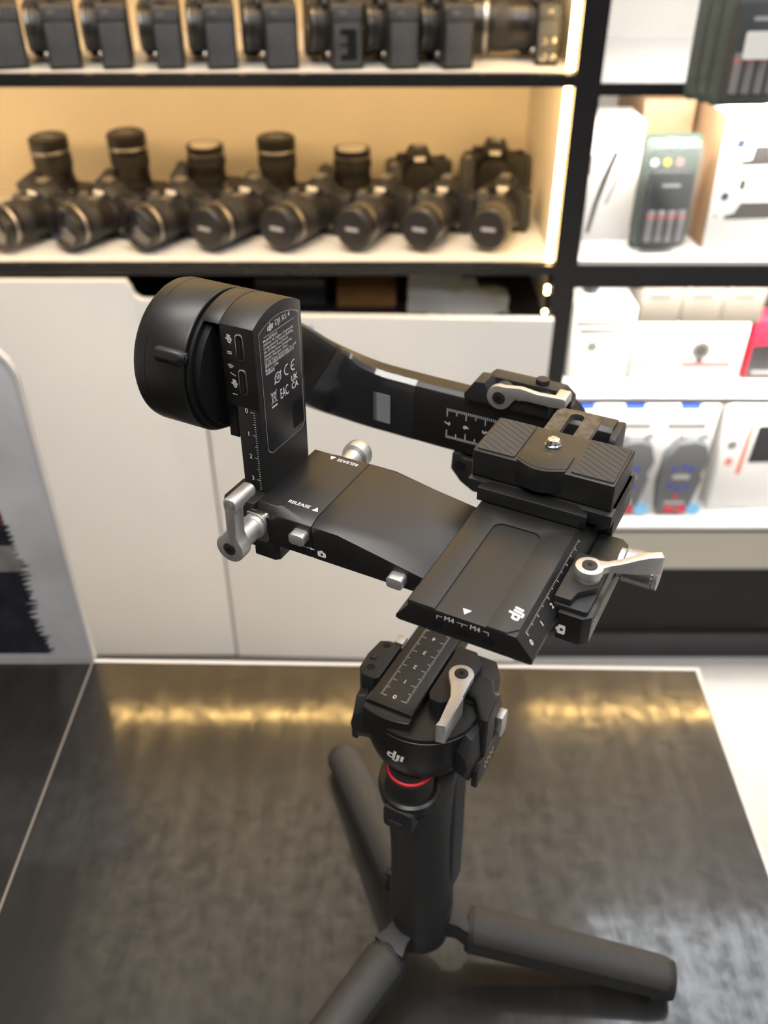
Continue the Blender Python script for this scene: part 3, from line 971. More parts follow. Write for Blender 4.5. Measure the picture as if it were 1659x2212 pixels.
# lever arm: runs to the right, thickens downwards at the tip
secs = []
for (u_, v_, h0, h1, wd) in ((65.4, 0.4, 345.9, 349.0, 2.6), (68.2, 1.6, 346.6, 349.6, 1.5), (72, 2.6, 347.0, 351.2, 1.5), (77, 4.8, 346.8, 353.4, 1.6), (80, 6.4, 347.0, 354.2, 1.7), (84.3, 8.6, 347.0, 354.6, 1.7)):
    d = Vector((4, 2, 0)).normalized(); s_ = Vector((-d.y, d.x, 0))
    p = Vector((u_, v_, 0))
    a_ = p + s_ * wd; b_ = p - s_ * wd
    secs.append([(a_.x, a_.y, h0), (b_.x, b_.y, h0), (b_.x, b_.y, h1), (a_.x, a_.y, h1)])
loft(bm, secs)
G('lever_arm', bm, M_ALU, ll, bev=0.5)
bm = new(); cyl(bm, 'z', 62.6, -1.6, 2.7, 348.8, 349.5, 24)
s1 = G('lever_screw', bm, M_PLAS, ll, bev=0.3)
bm = new(); cyl(bm, 'z', 62.6, -1.6, 1.0, 349.5, 349.6, 6)
G('screw_socket', bm, M_DEEP, s1, bev=0)


def knurl(bm, axis, cx, cy, r, lo, hi, nseg, nrow, dep):
    f = frame(axis)
    rings = []
    for j in range(nrow * 2 + 1):
        h = lo + (hi - lo) * j / (nrow * 2)
        ring = []
        for i in range(nseg * 2):
            a = 2 * PI * i / (nseg * 2)
            rr = r + (dep if (i % 2 == 0) == (j % 2 == 0) else 0) if 0 < j < nrow * 2 else r
            ring.append(bm.verts.new(f(cx + rr * math.cos(a), cy + rr * math.sin(a), h)))
        rings.append(ring)
    fs = []
    n = nseg * 2
    for a, b in zip(rings, rings[1:]):
        for i in range(n):
            j = (i + 1) % n
            fs.append(bm.faces.new((a[j], a[i], b[i], b[j])))
    fs.append(bm.faces.new(rings[0])); fs.append(bm.faces.new(list(reversed(rings[-1]))))
    bmesh.ops.recalc_face_normals(bm, faces=fs)


bm = new()
KV, KW = 19.0, 338.2
cyl(bm, 'x', KV, KW, 5.4, 68.6, 70.5, 48)
knurl(bm, 'x', KV, KW, 5.5, 70.4, 82.0, 22, 8, 1.0)
cyl(bm, 'x', KV, KW, 6.3, 82.0, 83.6, 60)
G('knurled_knob', bm, M_ALU, bev=0, label='silver knurled adjusting knob', smooth=4)

# ---- roll arm
bm = new()
FV = 110.0
sec = [(-6.0, -17), (-9, -13), (-9.5, 0), (-9, 13), (-6.0, 17), (2.5, 17.3), (5.2, 15.5), (6.0, 12), (6.0, -11), (5.0, -15), (2, -17.2)]
path = spline([(-101, 30, 383), (-110, 52, 372), (-113, 82, 352), (-103, 104, 332), (-86, 113.5, 323.0), (-66, 116, 320.6), (-40, 116, 320.2), (0, 116, 320.2), (40, 116, 320.2)], 6)
sweep(bm, path, [(s_[0], s_[1]) for s_ in sec][::-1], up=(0, 0, 1))
ra = G('roll_arm', bm, M_SATIN, bev=0.3)
bm = new()
prism(bm, rrect(104.6, 124, 304.0, 337.2, 4.0), 'x', 40.2, 43.6)
G('arm_end_cap', bm, M_PLAS, ra, bev=0.9)
FV2 = 109.93
bm = new()
ticks(bm, (-40.0, FV2, 328.6), (1, 0, 0), (0, 0, -1), 71, 1.0, lambda i: 4.6 if i % 10 == 0 else (3.2 if i % 5 == 0 else 1.4), 0.3)
ticks(bm, (-40.0, FV2, 312.0), (1, 0, 0), (0, 0, 1), 71, 1.0, lambda i: 4.6 if i % 10 == 0 else (3.2 if i % 5 == 0 else 1.4), 0.3)
for k_ in range(8):
    text(bm, str(k_), 4.0, (30.0 - 10 * k_, FV2, 320.3), (0, 0, -1), (1, 0, 0), bold=0.05)
G('roll_scale', bm, M_WHITE, ra, bev=0, label='white ruler scale seen sideways, 7 at the left end')
fp = [p for p in path if -112 < p.x < -56 and p.y > 96]
fsec = [(a + 0.35, b * 1.014) for a, b in sec[5:11]]
bm = new()
rows = []
for i_, p in enumerate(fp):
    t9 = (fp[min(i_ + 1, len(fp) - 1)] - fp[max(i_ - 1, 0)]).normalized()
    sd = t9.cross(Vector((0, 0, 1))).normalized(); uu = sd.cross(t9).normalized()
    rows.append([bm.verts.new(p + sd * a + uu * b) for a, b in fsec])
for r0, r1 in zip(rows, rows[1:]):
    for i_ in range(len(r0) - 1):
        bm.faces.new((r0[i_], r0[i_ + 1], r1[i_ + 1], r1[i_]))
G('clear_film', bm, M_FILM, ra, bev=0, label='clear protective film with soft reflections')
bm = new()
prism(bm, rrect(-6.0, 6.0, -8.0, 8.0, 0.3), 'y', -0.3, 0.0)
lb_ = G('grey_label', bm, M_QRBG, ra, bev=0, label='small grey square sticker')
lb_.location = (-76.6 * U, 108.95 * U, 320.2 * U); lb_.rotation_euler = (0, 0, math.radians(-2.5))

# ---- roll motor and its clamp
bm = new()
lathe(bm, 'y', -3.0, 306, [(0, 126.5), (24, 126.5), (25, 128), (25, 152), (23.5, 154), (0, 154.5)], 64)
rm = G('roll_motor', bm, M_SATIN, bev=0)
bm = new()
prism(bm, [(-36, 305.0), (-36.5, 295.5), (-31, 289), (-24, 285), (20, 285), (26, 292), (26, 303.0), (-30, 303.0), (-32, 305.0)], 'y', 109.0, 126.4)
rc = G('roll_clamp', bm, M_PLAS, bev=0.9)
bm = new()
prism(bm, [(-30.0, 337.8), (-30.6, 340.6), (-25.5, 348.4), (-20.5, 348.8), (-16.0, 341.6), (-9.5, 339.8), (-4.5, 343.6), (7.5, 346.2), (11.2, 343.8), (11.6, 338.0)], 'y', 106.0, 117.4)
G('clamp_jaw', bm, M_PLAS, rc, bev=0.7)
bm = new()
prism(bm, [(-28, 337.6), (-28, 341), (-22, 347), (13, 347), (18, 343), (18, 337.6)], 'y', 117.5, 126.4)
G('clamp_back', bm, M_PLAS, rc, bev=0.9)
bm = new()
cyl(bm, 'y', -31.0, 298.5, 2.9, 108.6, 109.2, 24)
G('screw_hole', bm, M_DEEP, rc, bev=0)
bm = new()
lathe(bm, 'y', -11.5, 344.5, [(0, 105.2), (2.6, 105.2), (2.6, 104.4), (0, 104.4)], 24)
bm.free()
bm = new()
pts = [(-11.8 + 6.0 * math.cos(math.radians(a)), 344.8 + 6.0 * math.sin(math.radians(a))) for a in range(75, 331, 15)]
pts += [(-4.0, 345.8), (0, 346.2), (13.5, 346.0), (18.6, 346.6), (19.6, 349.2), (18.0, 351.4), (6, 350.8), (-2, 351.8)]
prism(bm, pts, 'y', 102.8, 105.8)
rl = G('roll_lock_lever', bm, M_ALU, bev=0.5, label='champagne silver lever above the roll arm')
bm = new(); prism(bm, rrect(13.2, 19.4, 346.2, 351.2, 1.2), 'y', 102.9, 112.5)
G('lever_tip', bm, M_ALU, rl, bev=0.6)
bm = new(); cyl(bm, 'y', -11.8, 344.8, 3.1, 102.3, 103.0, 28)
s2 = G('lever_screw', bm, M_PLAS, rl, bev=0.3)
bm = new(); cyl(bm, 'y', -11.8, 344.8, 1.1, 102.2, 102.35, 6)
G('screw_socket', bm, M_DEEP, s2, bev=0)
bm = new(); cyl(bm, 'y', -11.8, 344.8, 4.6, 105.7, 112, 28)
G('lever_hub', bm, M_PLAS, rl, bev=0.3)
bm = new(); cyl(bm, 'z', 2.5, 121.5, 3.2, 345, 349.5, 24)
G('safety_pin', bm, M_PLAS, rc, bev=0.8)

# ---- pan arm
bm = new()
psec = rrect(-11.2, 11.2, -5.5, 6.2, 1.6, 3)
path = spline([(-9.2, -12.0, 246), (-9.2, 20, 246), (-9.2, 70, 246), (-9.0, 110, 250), (-7.5, 138, 264), (-4, 144, 285), (-3, 144, 306)], 6)
sweep(bm, path, psec)
pa = G('pan_arm', bm, M_ANOD, bev=0.2)
bm = new()
endp = [(-20.2, -12.2), (-20.2, -15.0)] + [(-20.2 + 22.8 * i / 8, -16.2 - 2.0 * math.sin(PI * i / 8)) for i in range(9)] + [(2.6, -15.0), (2.6, -12.2)]
prism(bm, endp, 'z', 237.0, 250.8, [(p * 0.97 - 0.3, q * 0.9 - 1.0) for p, q in endp])
G('arm_end_cap', bm, M_SATIN, pa, bev=0.7, seg=3)
bm = new()
ticks(bm, (-15.8, -6.6, 252.28), (0, 1, 0), (1, 0, 0), 48, 1.0, lambda i: 3.0 if i % 10 == 0 else (2.0 if i % 5 == 0 else 0.9), 0.2)
ticks(bm, (-3.0, -6.6, 252.28), (0, 1, 0), (-1, 0, 0), 48, 1.0, lambda i: 3.0 if i % 10 == 0 else (2.0 if i % 5 == 0 else 0.9), 0.2)
for k_ in range(5):
    text(bm, str(k_), 3.2, (-9.4, -5.6 + 10 * k_, 252.28), (-1, 0, 0), (0, -1, 0), bold=0.04)
G('pan_scale', bm, M_WHITE, pa, bev=0, label='white ruler scale numbered 0 to 4 upside down')

# ---- pan clamp
bm = new()
prism(bm, [(-31.5, 3.0), (-29.0, -0.2), (-22.5, -0.6), (-20.6, 1.2), (-20.6, 24), (-27, 24), (-31.0, 22.2), (-32.2, 12)], 'z', 232.0, 252.4)
pc = G('pan_clamp', bm, M_PLAS, bev=0.6)
for (p, q, r) in ((-26.9, 20.6, 1.9), (-26.9, 5.2, 1.9)):
    bm = new(); lathe(bm, 'z', p, q, [(r, 252.42), (r * .9, 252.5), (r * 0.8, 252.43), (0, 252.43)], 24); G('screw_hole', bm, M_DEEP, pc, bev=0)
bm = new(); lathe(bm, 'z', -29.0, 11.6, [(1.7, 252.4), (1.7, 252.8), (1.3, 252.9), (0, 252.9)], 24)
G('screw', bm, M_PLAS, pc, bev=0)
bm = new(); box(bm, -24.8, -20.4, 24.0, 29.5, 251.0, 253.0)
G('clamp_pointer', bm, M_ALU, pc, bev=0.4, label='small pale metal tab')
bm = new()
prism(bm, [(2.8, 3.0), (4.6, -0.4), (9.6, -0.6), (12.2, 1.5), (14.0, 9.0), (17.0, 15.0), (17.0, 29), (12, 35.0), (3.6, 35.0), (2.8, 33)], 'z', 243.5, 253.2)
prism(bm, [(2.9, 2), (11, 1.6), (15, 10), (24, 12), (25, 32), (20, 40), (2.9, 40)], 'z', 238.2, 246.6)
G('clamp_jaw', bm, M_PLAS, pc, bev=0.8)
bm = new()
# lever: ring then blade running toward the viewer
LP = (12.2, 16.0)
ddir = Vector((0.105, -1, 0)).normalized()
ring = [(LP[0] + 5.6 * math.cos(math.radians(a)), LP[1] + 5.6 * math.sin(math.radians(a))) for a in range(-15, 216, 14)]
ring += [(8.6, 11.0), (10.6, 8.0), (13.2, 2), (14.6, -12.2), (15.6, -15.2), (18.2, -14.2), (18.4, -8), (18.0, 6)]
prism(bm, ring, 'z', 253.3, 256.8)
pl_ = G('pan_lock_lever', bm, M_ALU, bev=0.5, label='champagne silver lever beside the lower scale')
bm = new(); prism(bm, [(14.2, -15.2), (18.4, -14.4), (18.6, 4.0), (16.8, 4.0)], 'z', 246.0, 256.6)
G('lever_blade', bm, M_ALU, pl_, bev=0.5)
bm = new(); cyl(bm, 'z', LP[0], LP[1], 3.1, 256.4, 257.2, 28)
s3 = G('lever_screw', bm, M_PLAS, pl_, bev=0.3)
bm = new(); cyl(bm, 'z', LP[0], LP[1], 1.1, 257.2, 257.3, 6)
G('screw_socket', bm, M_DEEP, s3, bev=0)

# ---- pan motor
bm = new()
PU, PV = -1.0, 8.0
lathe(bm, 'z', PU, PV, [(0, 210), (14, 210.3), (20, 213), (24.2, 219), (26.2, 226), (26.6, 232), (26.6, 242.6), (26.3, 242.8), (26.3, 243.2), (26.6, 243.4), (26.5, 245.2), (25.8, 246), (0, 246)], 96)
pm = G('pan_motor', bm, M_SATIN, bev=0)
# maker mark on the rounded front, wrapped
bm = new()
emblem(bm, (0, 0, 0), (1, 0, 0), (0, 1, 0), 5.6)
bmesh.ops.subdivide_edges(bm, edges=bm.edges, cuts=3, use_grid_fill=True)
for v in bm.verts:
    th = math.radians(-95) + v.co.x / 26.6
    z = 231.5 + v.co.y
    rr = 26.68 if z > 232 else 26.68 - (232 - z) * 0.06
    v.co = Vector((PU + rr * math.cos(th), PV + rr * math.sin(th), z))
G('maker_mark', bm, M_WHITE, pm, bev=0, label='white maker mark')

# ---- side accessory ports
for s_ in (1, -1):
    bm = new()
    secs = []
    for (v_, w0, w1, du) in ((-10, 222, 236, 0), (-5, 214, 244, 1), (10, 211, 246, 2), (22, 213, 246, 2), (29, 222, 240, 1)):
        secs.append([(PU + s_ * 20, v_ * 0.9 + 3, w0), (PU + s_ * (27 + du), v_, w0 + 2), (PU + s_ * (28.5 + du), v_, (w0 + w1) / 2), (PU + s_ * (27 + du), v_, w1 - 1), (PU + s_ * 20, v_ * 0.9 + 3, w1)])
    loft(bm, secs)
    ap = G('accessory_port', bm, M_PLAS, bev=0.8)
    bm = new()
    prism(bm, [(-4, 212), (-4, 222), (-1, 226), (20, 226), (24, 222), (24, 214)], 'x', PU + s_ * 30 - 1.5, PU + s_ * 30 + 1.5)
    pt = G('port_rail', bm, M_ANOD, ap, bev=0.6)
    bm = new()
    for i in range(4):
        for j in range(2):
            cyl(bm, 'x', 5 + i * 3, 217 + j * 3, 0.9, PU + s_ * 31.5 - 0.1, PU + s_ * 31.5 + 0.15, 12)
    G('contact_pins', bm, M_BRASS, ap, bev=0, label='small gold contacts')
bm = new(); prism(bm, rrect(19, 26, 222, 235, 1.5), 'x', 28.5, 32)
G('mode_lever', bm, M_ALU, bev=0.6, label='pale lever on the right flank')
bm = new(); prism(bm, [(10, 26), (24, 26), (30, 14), (31, 2), (27, 2), (20, 12), (10, 14)][::-1], 'z', 226, 250)
G('motor_shoulder', bm, M_PLAS, bev=2.0, seg=3)

# ---- grip, dial, trigger
GU, GV = -3.0, 9.0
bm = new()


def gsec(w_, rx, ry, off=0.0, n=28):
    return [(GU + rx * math.cos(2 * PI * i / n), GV + off + ry * math.sin(2 * PI * i / n) * (1.0 if math.sin(2 * PI * i / n) < 0 else 1.12), w_) for i in range(n)]


loft(bm, [gsec(67, 17.2, 17.2, 8.2), gsec(73, 17.8, 17.6, 8), gsec(81, 17.6, 17.4, 7.6), gsec(93, 16.6, 17.0, 7), gsec(110, 15.8, 16.6, 6), gsec(135, 15.4, 16.4, 4), gsec(155, 15.8, 17.2, 2.4), gsec(170, 16.4, 18.4, 0.6), gsec(180, 17.4, 20.0, -1.6), gsec(188, 18.2, 21.0, -2.6), gsec(192.5, 17.4, 20.0, -2.2)])
gr = G('grip', bm, M_RUB, bev=0)
bm = new()
prism(bm, rrect(GU + 5, GU + 16.5, GV + 9, GV + 26.5, 3), 'z', 85, 214, [(p, q - 5) for p, q in rrect(GU + 5, GU + 16.5, GV + 9, GV + 26.5, 3)])
G('battery_rail', bm, M_PLAS, gr, bev=1.0)
bm = new()
lathe(bm, 'z', GU, GV + 9, [(0, 37), (15.2, 37.2), (16.2, 39), (17.4, 58), (17.9, 66), (17.6, 67.2), (0, 67.2)], 56)
hub = G('tripod_hub', bm, M_PLAS, bev=0)
bm = new(); cyl(bm, 'y', GU + 1, 52.5, 1.4, GV - 8.8, GV - 6.5, 20); G('screw_hole', bm, M_DEEP, hub, bev=0)
bm = new()
knurl(bm, 'z', GU + 1.0, GV - 12.5, 10.5, 194.5, 205.5, 44, 10, 0.4)
cyl(bm, 'z', GU + 1.0, GV - 12.5, 10.9, 193.2, 194.6, 60)
cyl(bm, 'z', GU + 1.0, GV - 12.5, 10.2, 205.4, 211, 60)
dl = G('focus_dial', bm, M_RUB, bev=0, smooth=20)
bm = new()
lathe(bm, 'z', GU + 1.0, GV - 12.5, [(10.3, 206.4), (10.9, 206.8), (10.9, 208.0), (10.3, 208.4)], 60)
G('red_ring', bm, M_RED, dl, bev=0, label='red ring')
# collar around the dial
bm = new()
lathe(bm, 'z', GU + 1.0, GV - 11.5, [(0, 181), (10, 181.5), (13.2, 185), (14.0, 189), (13.8, 192.8), (12.4, 193.8), (0, 193.4)], 56)
cl = G('dial_collar', bm, M_SATIN, bev=0)
bm = new()
trig = rrect(GU - 6.4, GU + 8.6, 176.5, 191.0, 2.4)
prism(bm, [(p, q) for p, q in trig], 'y', GV - 26.0, GV - 14.0, [(p, q) for p, q in trig])
tg = G('trigger', bm, M_PLAS, bev=1.2, seg=3)
bm = new(); prism(bm, rrect(GU - 3.2, GU + 3.6, 181.6, 182.6, 0.4), 'y', GV - 26.25, GV - 25.9)
G('trigger_mark', bm, M_PAD, tg, bev=0)

# ---- tripod legs
for i, ang in enumerate((18, 138, 258)):
    bm = new()
    a = math.radians(ang)
    R_in, R_out = 27.0, 148.0
    secs = []
    for t in (0.0, 0.02, 0.5, 0.97, 1.0):
        r_ = R_in + (R_out - R_in) * t
        top = 46 - 22.0 * t
        hw = 12.6 - 1.6 * t
        th = 21 - 2.0 * t
        if t in (0.0, 1.0):
            hw *= 0.9; top -= 1.0; th -= 2.0
        s__ = []
        for (x_, z_) in [(-math.cos(math.radians(k9)), -0.78 + 0.78 * math.sin(math.radians(k9)) ** 0.85) for k9 in range(0, 181, 10)] + [(0.97, -0.90), (0.84, -1), (-0.84, -1), (-0.97, -0.90)]:
            s__.append((r_, x_ * hw, top + z_ * th))
        secs.append(s__)
    loft(bm, secs)
    rot = Matrix.Rotation(a, 4, 'Z')
    bmesh.ops.transform(bm, matrix=Matrix.Translation((GU - 1.5, GV + 11, 9)) @ rot, verts=bm.verts)
    lg = G('tripod_leg', bm, M_RUB, bev=0.9, seg=2, label=('tripod leg to the right', 'tripod leg behind the grip', 'tripod leg toward the viewer')[i])
    bm = new()
    secs = []
    for t, hwk in ((0.035, 1.0), (0.05, 1.06), (0.5, 1.06), (0.935, 1.06), (0.965, 0.98)):
        r_ = R_in + (R_out - R_in) * t
        top = 46 - 22.0 * t + 0.7
        hw = (12.6 - 1.6 * t) * hwk
        th = 21 - 2 * t
        s__ = []
        for (x_, z_) in [(-math.cos(math.radians(k9)), -0.78 + 0.78 * math.sin(math.radians(k9)) ** 0.85) for k9 in range(26, 155, 8)] + [(0.8, -0.62), (-0.8, -0.62)]:
            s__.append((r_, x_ * hw, top + z_ * th))
        secs.append(s__)
    loft(bm, secs)
    bmesh.ops.transform(bm, matrix=Matrix.Translation((GU - 1.5, GV + 11, 9)) @ rot, verts=bm.verts)
    G('grip_pad', bm, M_PAD, lg, bev=0.25)
    bm = new()
    loft(bm, [[(12, -7, 47), (12, 7, 47), (12, 7, 32), (12, -7, 32)], [(22, -7.5, 46), (22, 7.5, 46), (22, 7.5, 32), (22, -7.5, 32)], [(29, -10, 44.5), (29, 10, 44.5), (29, 10, 28), (29, -10, 28)]])
    bmesh.ops.transform(bm, matrix=Matrix.Translation((GU - 1.5, GV + 11, 9)) @ rot, verts=bm.verts)
    G('leg_hinge', bm, M_PLAS, lg, bev=0.8)
    bm = new()
    box(bm, 136, 143, -8, 8, 0.0, 6.5)
    bmesh.ops.transform(bm, matrix=Matrix.Translation((GU - 1.5, GV + 11, 9)) @ rot, verts=bm.verts)
    G('rubber_foot', bm, M_RUB, lg, bev=1.0)

# ================================================================== THE STOCK ON THE LEFT SHELVES
M_CAM = mat('camera_black', (0.013, 0.013, 0.0135), 0.5, 0, 0.45, 0.12, 90, 0.3, 1500)
M_CAMG = mat('camera_grip_rubber', (0.062, 0.066, 0.072), 0.7, 0, 0.3, 0.12, 90, 0.4, 1500)
M_BADGE = mat('badge_light', (0.75, 0.73, 0.68), 0.4)
M_LENS = mat('lens_barrel', (0.015, 0.014, 0.013), 0.3, 0, 0.5, 0.1, 60)
M_GLASS = mat('lens_glass', (0.01, 0.008, 0.012), 0.05, 0, 1.0, coat=1.0)
M_GLARE_GLASS = mat('lens_glass_glare', (0.62, 0.56, 0.48), 0.25, 0, 0.6)  # pale base colour stands for light caught by the glass
M_SILV = mat('lens_band_silver', (0.42, 0.40, 0.37), 0.3, 0.9)
M_REDD = mat('red_dot', (0.5, 0.02, 0.02), 0.4)
M_CAP = mat('lens_cap', (0.018, 0.017, 0.016), 0.42, 0, 0.5)


def K(name, bm, m, parent, bev=0, label=None, smooth=35):
    return obj(name, bm, m, parent, U, bev, 2, label, smooth)


def make_camera(label, kind, lens='zoom', cap=True, red=False, group=None, wide=126, high=92, thick=34, scr=True):
    # local, mm: lens looks along -y, base on z = 0
    t = thing('camera', label, 'camera', group=group)
    h = wide / 2
    bm = new()
    top = [(-h, 0), (h, 0), (h, high * 0.70), (h - 10, high * 0.78), (24, high * 0.80), (-22, high * 0.80), (-h + 6, high * 0.76), (-h, high * 0.68)]
    prism(bm, top, 'y', -34, thick - 34)
    K('body', bm, M_CAM, t, 3.0)
    bm = new()
    prism(bm, [(-h - 1, -36), (-h + 30, -36), (-h + 27, -56), (-h + 10, -60), (-h - 1, -52)], 'z', 2, high * 0.74)
    g = K('grip', bm, M_CAMG, t, 5.0)
    bm = new(); cyl(bm, 'z', -h + 14, -48, 7, high * 0.74, high * 0.74 + 5, 20)
    K('shutter_button', bm, M_SILV, g, 1)
    bm = new()
    loft(bm, [[(-26, -2, high * 0.79), (26, -2, high * 0.79), (26, -40, high * 0.72), (-26, -40, high * 0.72)], [(-17, -6, high * 0.97), (17, -6, high * 0.97), (16, -46, high * 0.88), (-16, -46, high * 0.88)], [(-13, -9, high), (13, -9, high), (12, -42, high * 0.94), (-12, -42, high * 0.94)]])
    p = K('viewfinder_hump', bm, M_CAM, t, 2.0)
    bm = new(); prism(bm, rrect(-10, 10, high * 0.80, high * 0.87, 1.5), 'y', -48.5, -42)
    K('badge', bm, M_BADGE, p, 0.5, label='light maker badge')
    bm = new(); box(bm, -9, 9, -28, -10, high * 0.965, high * 1.0 + 2)
    K('hot_shoe', bm, M_SILV, p, 0.5)
    bm = new(); cyl(bm, 'z', -h + 30, -16, 10, high * 0.77, high * 0.86, 28)
    K('mode_dial', bm, M_CAM, t, 0.8)
    bm = new(); cyl(bm, 'z', h - 16, -16, 7, high * 0.76, high * 0.82, 24)
    K('side_dial', bm, M_CAM, t, 0.8)
    for s_ in (-1, 1):
        bm = new(); prism(bm, rrect(-25, -13, high * 0.64, high * 0.69, 1.8), 'x', s_ * h - 2.4, s_ * h + 2.4)
        K('strap_lug', bm, M_SILV, t, 0.6, label='metal strap lug')
    bm = new(); prism(bm, rrect(-31, thick - 38, 5, high * 0.56, 3), 'x', h - 1, h + 1.6)
    K('port_door', bm, M_CAMG, t, 0.8)
    bm = new(); prism(bm, rrect(-32, thick - 37, high * 0.58, high * 0.74, 3), 'x', h - 1, h + 1.0)
    K('side_rubber', bm, M_CAMG, t, 0.6)
    bm = new(); cyl(bm, 'y', h * 0.56, 16, 4.2, -38.5, -33, 18)
    K('release_button', bm, M_SILV if red is False else M_SILV, t, 0.8)
    if scr:
        bm = new(); prism(bm, rrect(-30, 34, 12, 60, 2), 'y', -0.5, 5)
        K('screen', bm, M_CAM, t, 1.0)
    if red:
        bm = new(); cyl(bm, 'y', 44, 44, 2.6, -38, -33, 14)
        K('red_dot', bm, M_REDD, t, 0.5, label='red dot')
    LZ = high * 0.44
    bm = new(); cyl(bm, 'y', 0, LZ, 33, -46, -33.5, 48)
    K('lens_mount', bm, M_CAM, t, 1.0)
    if lens == 'cap':
        bm = new(); cyl(bm, 'y', 0, LZ, 31, -54, -46.2, 48)
        K('body_cap', bm, M_CAP, t, 1.5)
        return t
    L, r1, r2 = {'zoom': (86, 32, 34.5), 'long': (104, 33, 35), 'stub': (12, 32, 33), 'short': (42, 32, 33), 'big': (84, 36, 43)}[lens]
    y0 = -46.2
    bm = new()
    lathe(bm, 'y', 0, LZ, [(0, y0), (r1, y0), (r1, y0 - L * 0.28), (r1 + 1.2, y0 - L * 0.30), (r1 + 1.4, y0 - L * 0.62), (r2, y0 - L * 0.66), (r2, y0 - L * 0.98), (r2 - 1.5, y0 - L), (r2 - 5, y0 - L), (r2 - 6, y0 - L + 5), (0, y0 - L + 6)], 48)
    l = K('lens', bm, M_LENS, t, 0)
    bm = new()
    n = 60
    for i in range(0):
        pass
    lathe(bm, 'y', 0, LZ, [(r1 + 1.3, y0 - L * 0.34), (r1 + 2.2, y0 - L * 0.35), (r1 + 2.2, y0 - L * 0.58), (r1 + 1.3, y0 - L * 0.59)], 48)
    K('zoom_ring', bm, M_RUB, l, 0)
    bm = new(); lathe(bm, 'y', 0, LZ, [(r2 + 0.1, y0 - L * 0.70), (r2 + 0.5, y0 - L * 0.71), (r2 + 0.5, y0 - L * 0.755), (r2 + 0.1, y0 - L * 0.765)], 48)
    K('silver_band', bm, M_SILV, l, 0, label='silver band')
    bm = new(); prism(bm, rrect(-7, 7, y0 - L * 0.25, y0 - L * 0.05, 2), 'z', LZ + r1 - 1, LZ + r1 + 0.6)
    K('switch_plate', bm, M_SILV, l, 0.4)
    if cap:
        bm = new(); lathe(bm, 'y', 0, LZ, [(0, y0 - L - 2), (r2 - 4, y0 - L - 2), (r2 - 2.0, y0 - L - 0.4), (r2 - 2.0, y0 - L + 2)], 48)
        c_ = K('lens_cap', bm, M_CAP, l, 0)
        bm = new(); prism(bm, rrect(-13, 13, LZ - 3, LZ + 3, 2.5), 'y', y0 - L - 2.3, y0 - L - 1.9)
        K('cap_badge', bm, M_GREYP, c_, 0, label='light lettered badge')
    else:
        bm = new(); lathe(bm, 'y', 0, LZ, [(0, y0 - L + 2.5), (r2 * 0.4, y0 - L + 3.0), (r2 - 7, y0 - L + 5.0)], 48)
        K('front_glass', bm, M_GLASS, l, 0)
    return t


# upper row, seen from the side with the connector doors: metres along X
ux = [-0.552, -0.470, -0.392, -0.314, -0.238, -0.152, -0.060, 0.020, 0.098]
ulab = ['half cut camera at the left edge of the upper shelf', 'camera with a bright silver lug, second from left on the upper shelf',
        'camera with a smooth mottled side, third from left on the upper shelf', 'slim side-on camera fourth from left on the upper shelf',
        'side-on camera with shiny rear edge, fifth from left on the upper shelf', 'broad side-on camera above the fourth standing lens',
        'side-on camera with open dark port cover on the upper shelf', 'side-on camera right of the one with the open port cover',
        'side-on camera next to the big lens on the upper shelf']
p0 = None
for i, x in enumerate(ux):
    if p0 is None:
        p0 = make_camera(ulab[0], 0, 'stub', True, False, 'side-on cameras on the upper shelf', 128, 108, thick=46, scr=False)
        o = p0
    else:
        o = copy_tree(p0)
        o['label'] = ulab[i]
    rz = math.radians(-90 + (20, 16, 12, 10, 10, 11, 12, 12, 12)[i])
    # front-most end of the body at Y = 1.432
    cx = x - 0.0; cy = 1.434 + 0.066
    o.location = (cx + 0.006, cy, 0.2998)
    o.rotation_euler = (0, 0, rz)
    sc = (1.0, 1.0, 0.92, 0.85, 0.95, 1.03, 0.98, 0.96, 0.96)[i]
    o.scale = (1, sc, 1 if i not in (3,) else 0.97)
    if i == 6:
        bm = new(); prism(bm, rrect(-22, 2, 12, 52, 2), 'x', 65.6, 66.2); pd = K('open_port', bm, M_DEEP, o, 0, label='dark open port recess')
        bm = new(); prism(bm, rrect(-23, -13, 20, 30, 1), 'x', 66.2, 66.5); K('connector', bm, M_CAMG, pd, 0)
        bm = new(); prism(bm, rrect(-23, -13, 34, 44, 1), 'x', 66.2, 66.5); K('connector', bm, M_CAMG, pd, 0)
big = make_camera('camera with big wide lens turned left, at the right end of the upper shelf', 0, 'big', False, False, None, 120, 106)
place(big, (0.260, 1.522, 0.2998), math.radians(-96))
for (a_, b_, r_) in ((-24, 40, 6), (-10, 42, 4.5), (-22, 20, 6), (-9, 20, 4.5)):
    bm = new(); cyl(bm, 'x', a_, b_ - 8, r_, 60.2, 64.5, 24)
    K('control_knob', bm, M_SILV, big, 0.8)

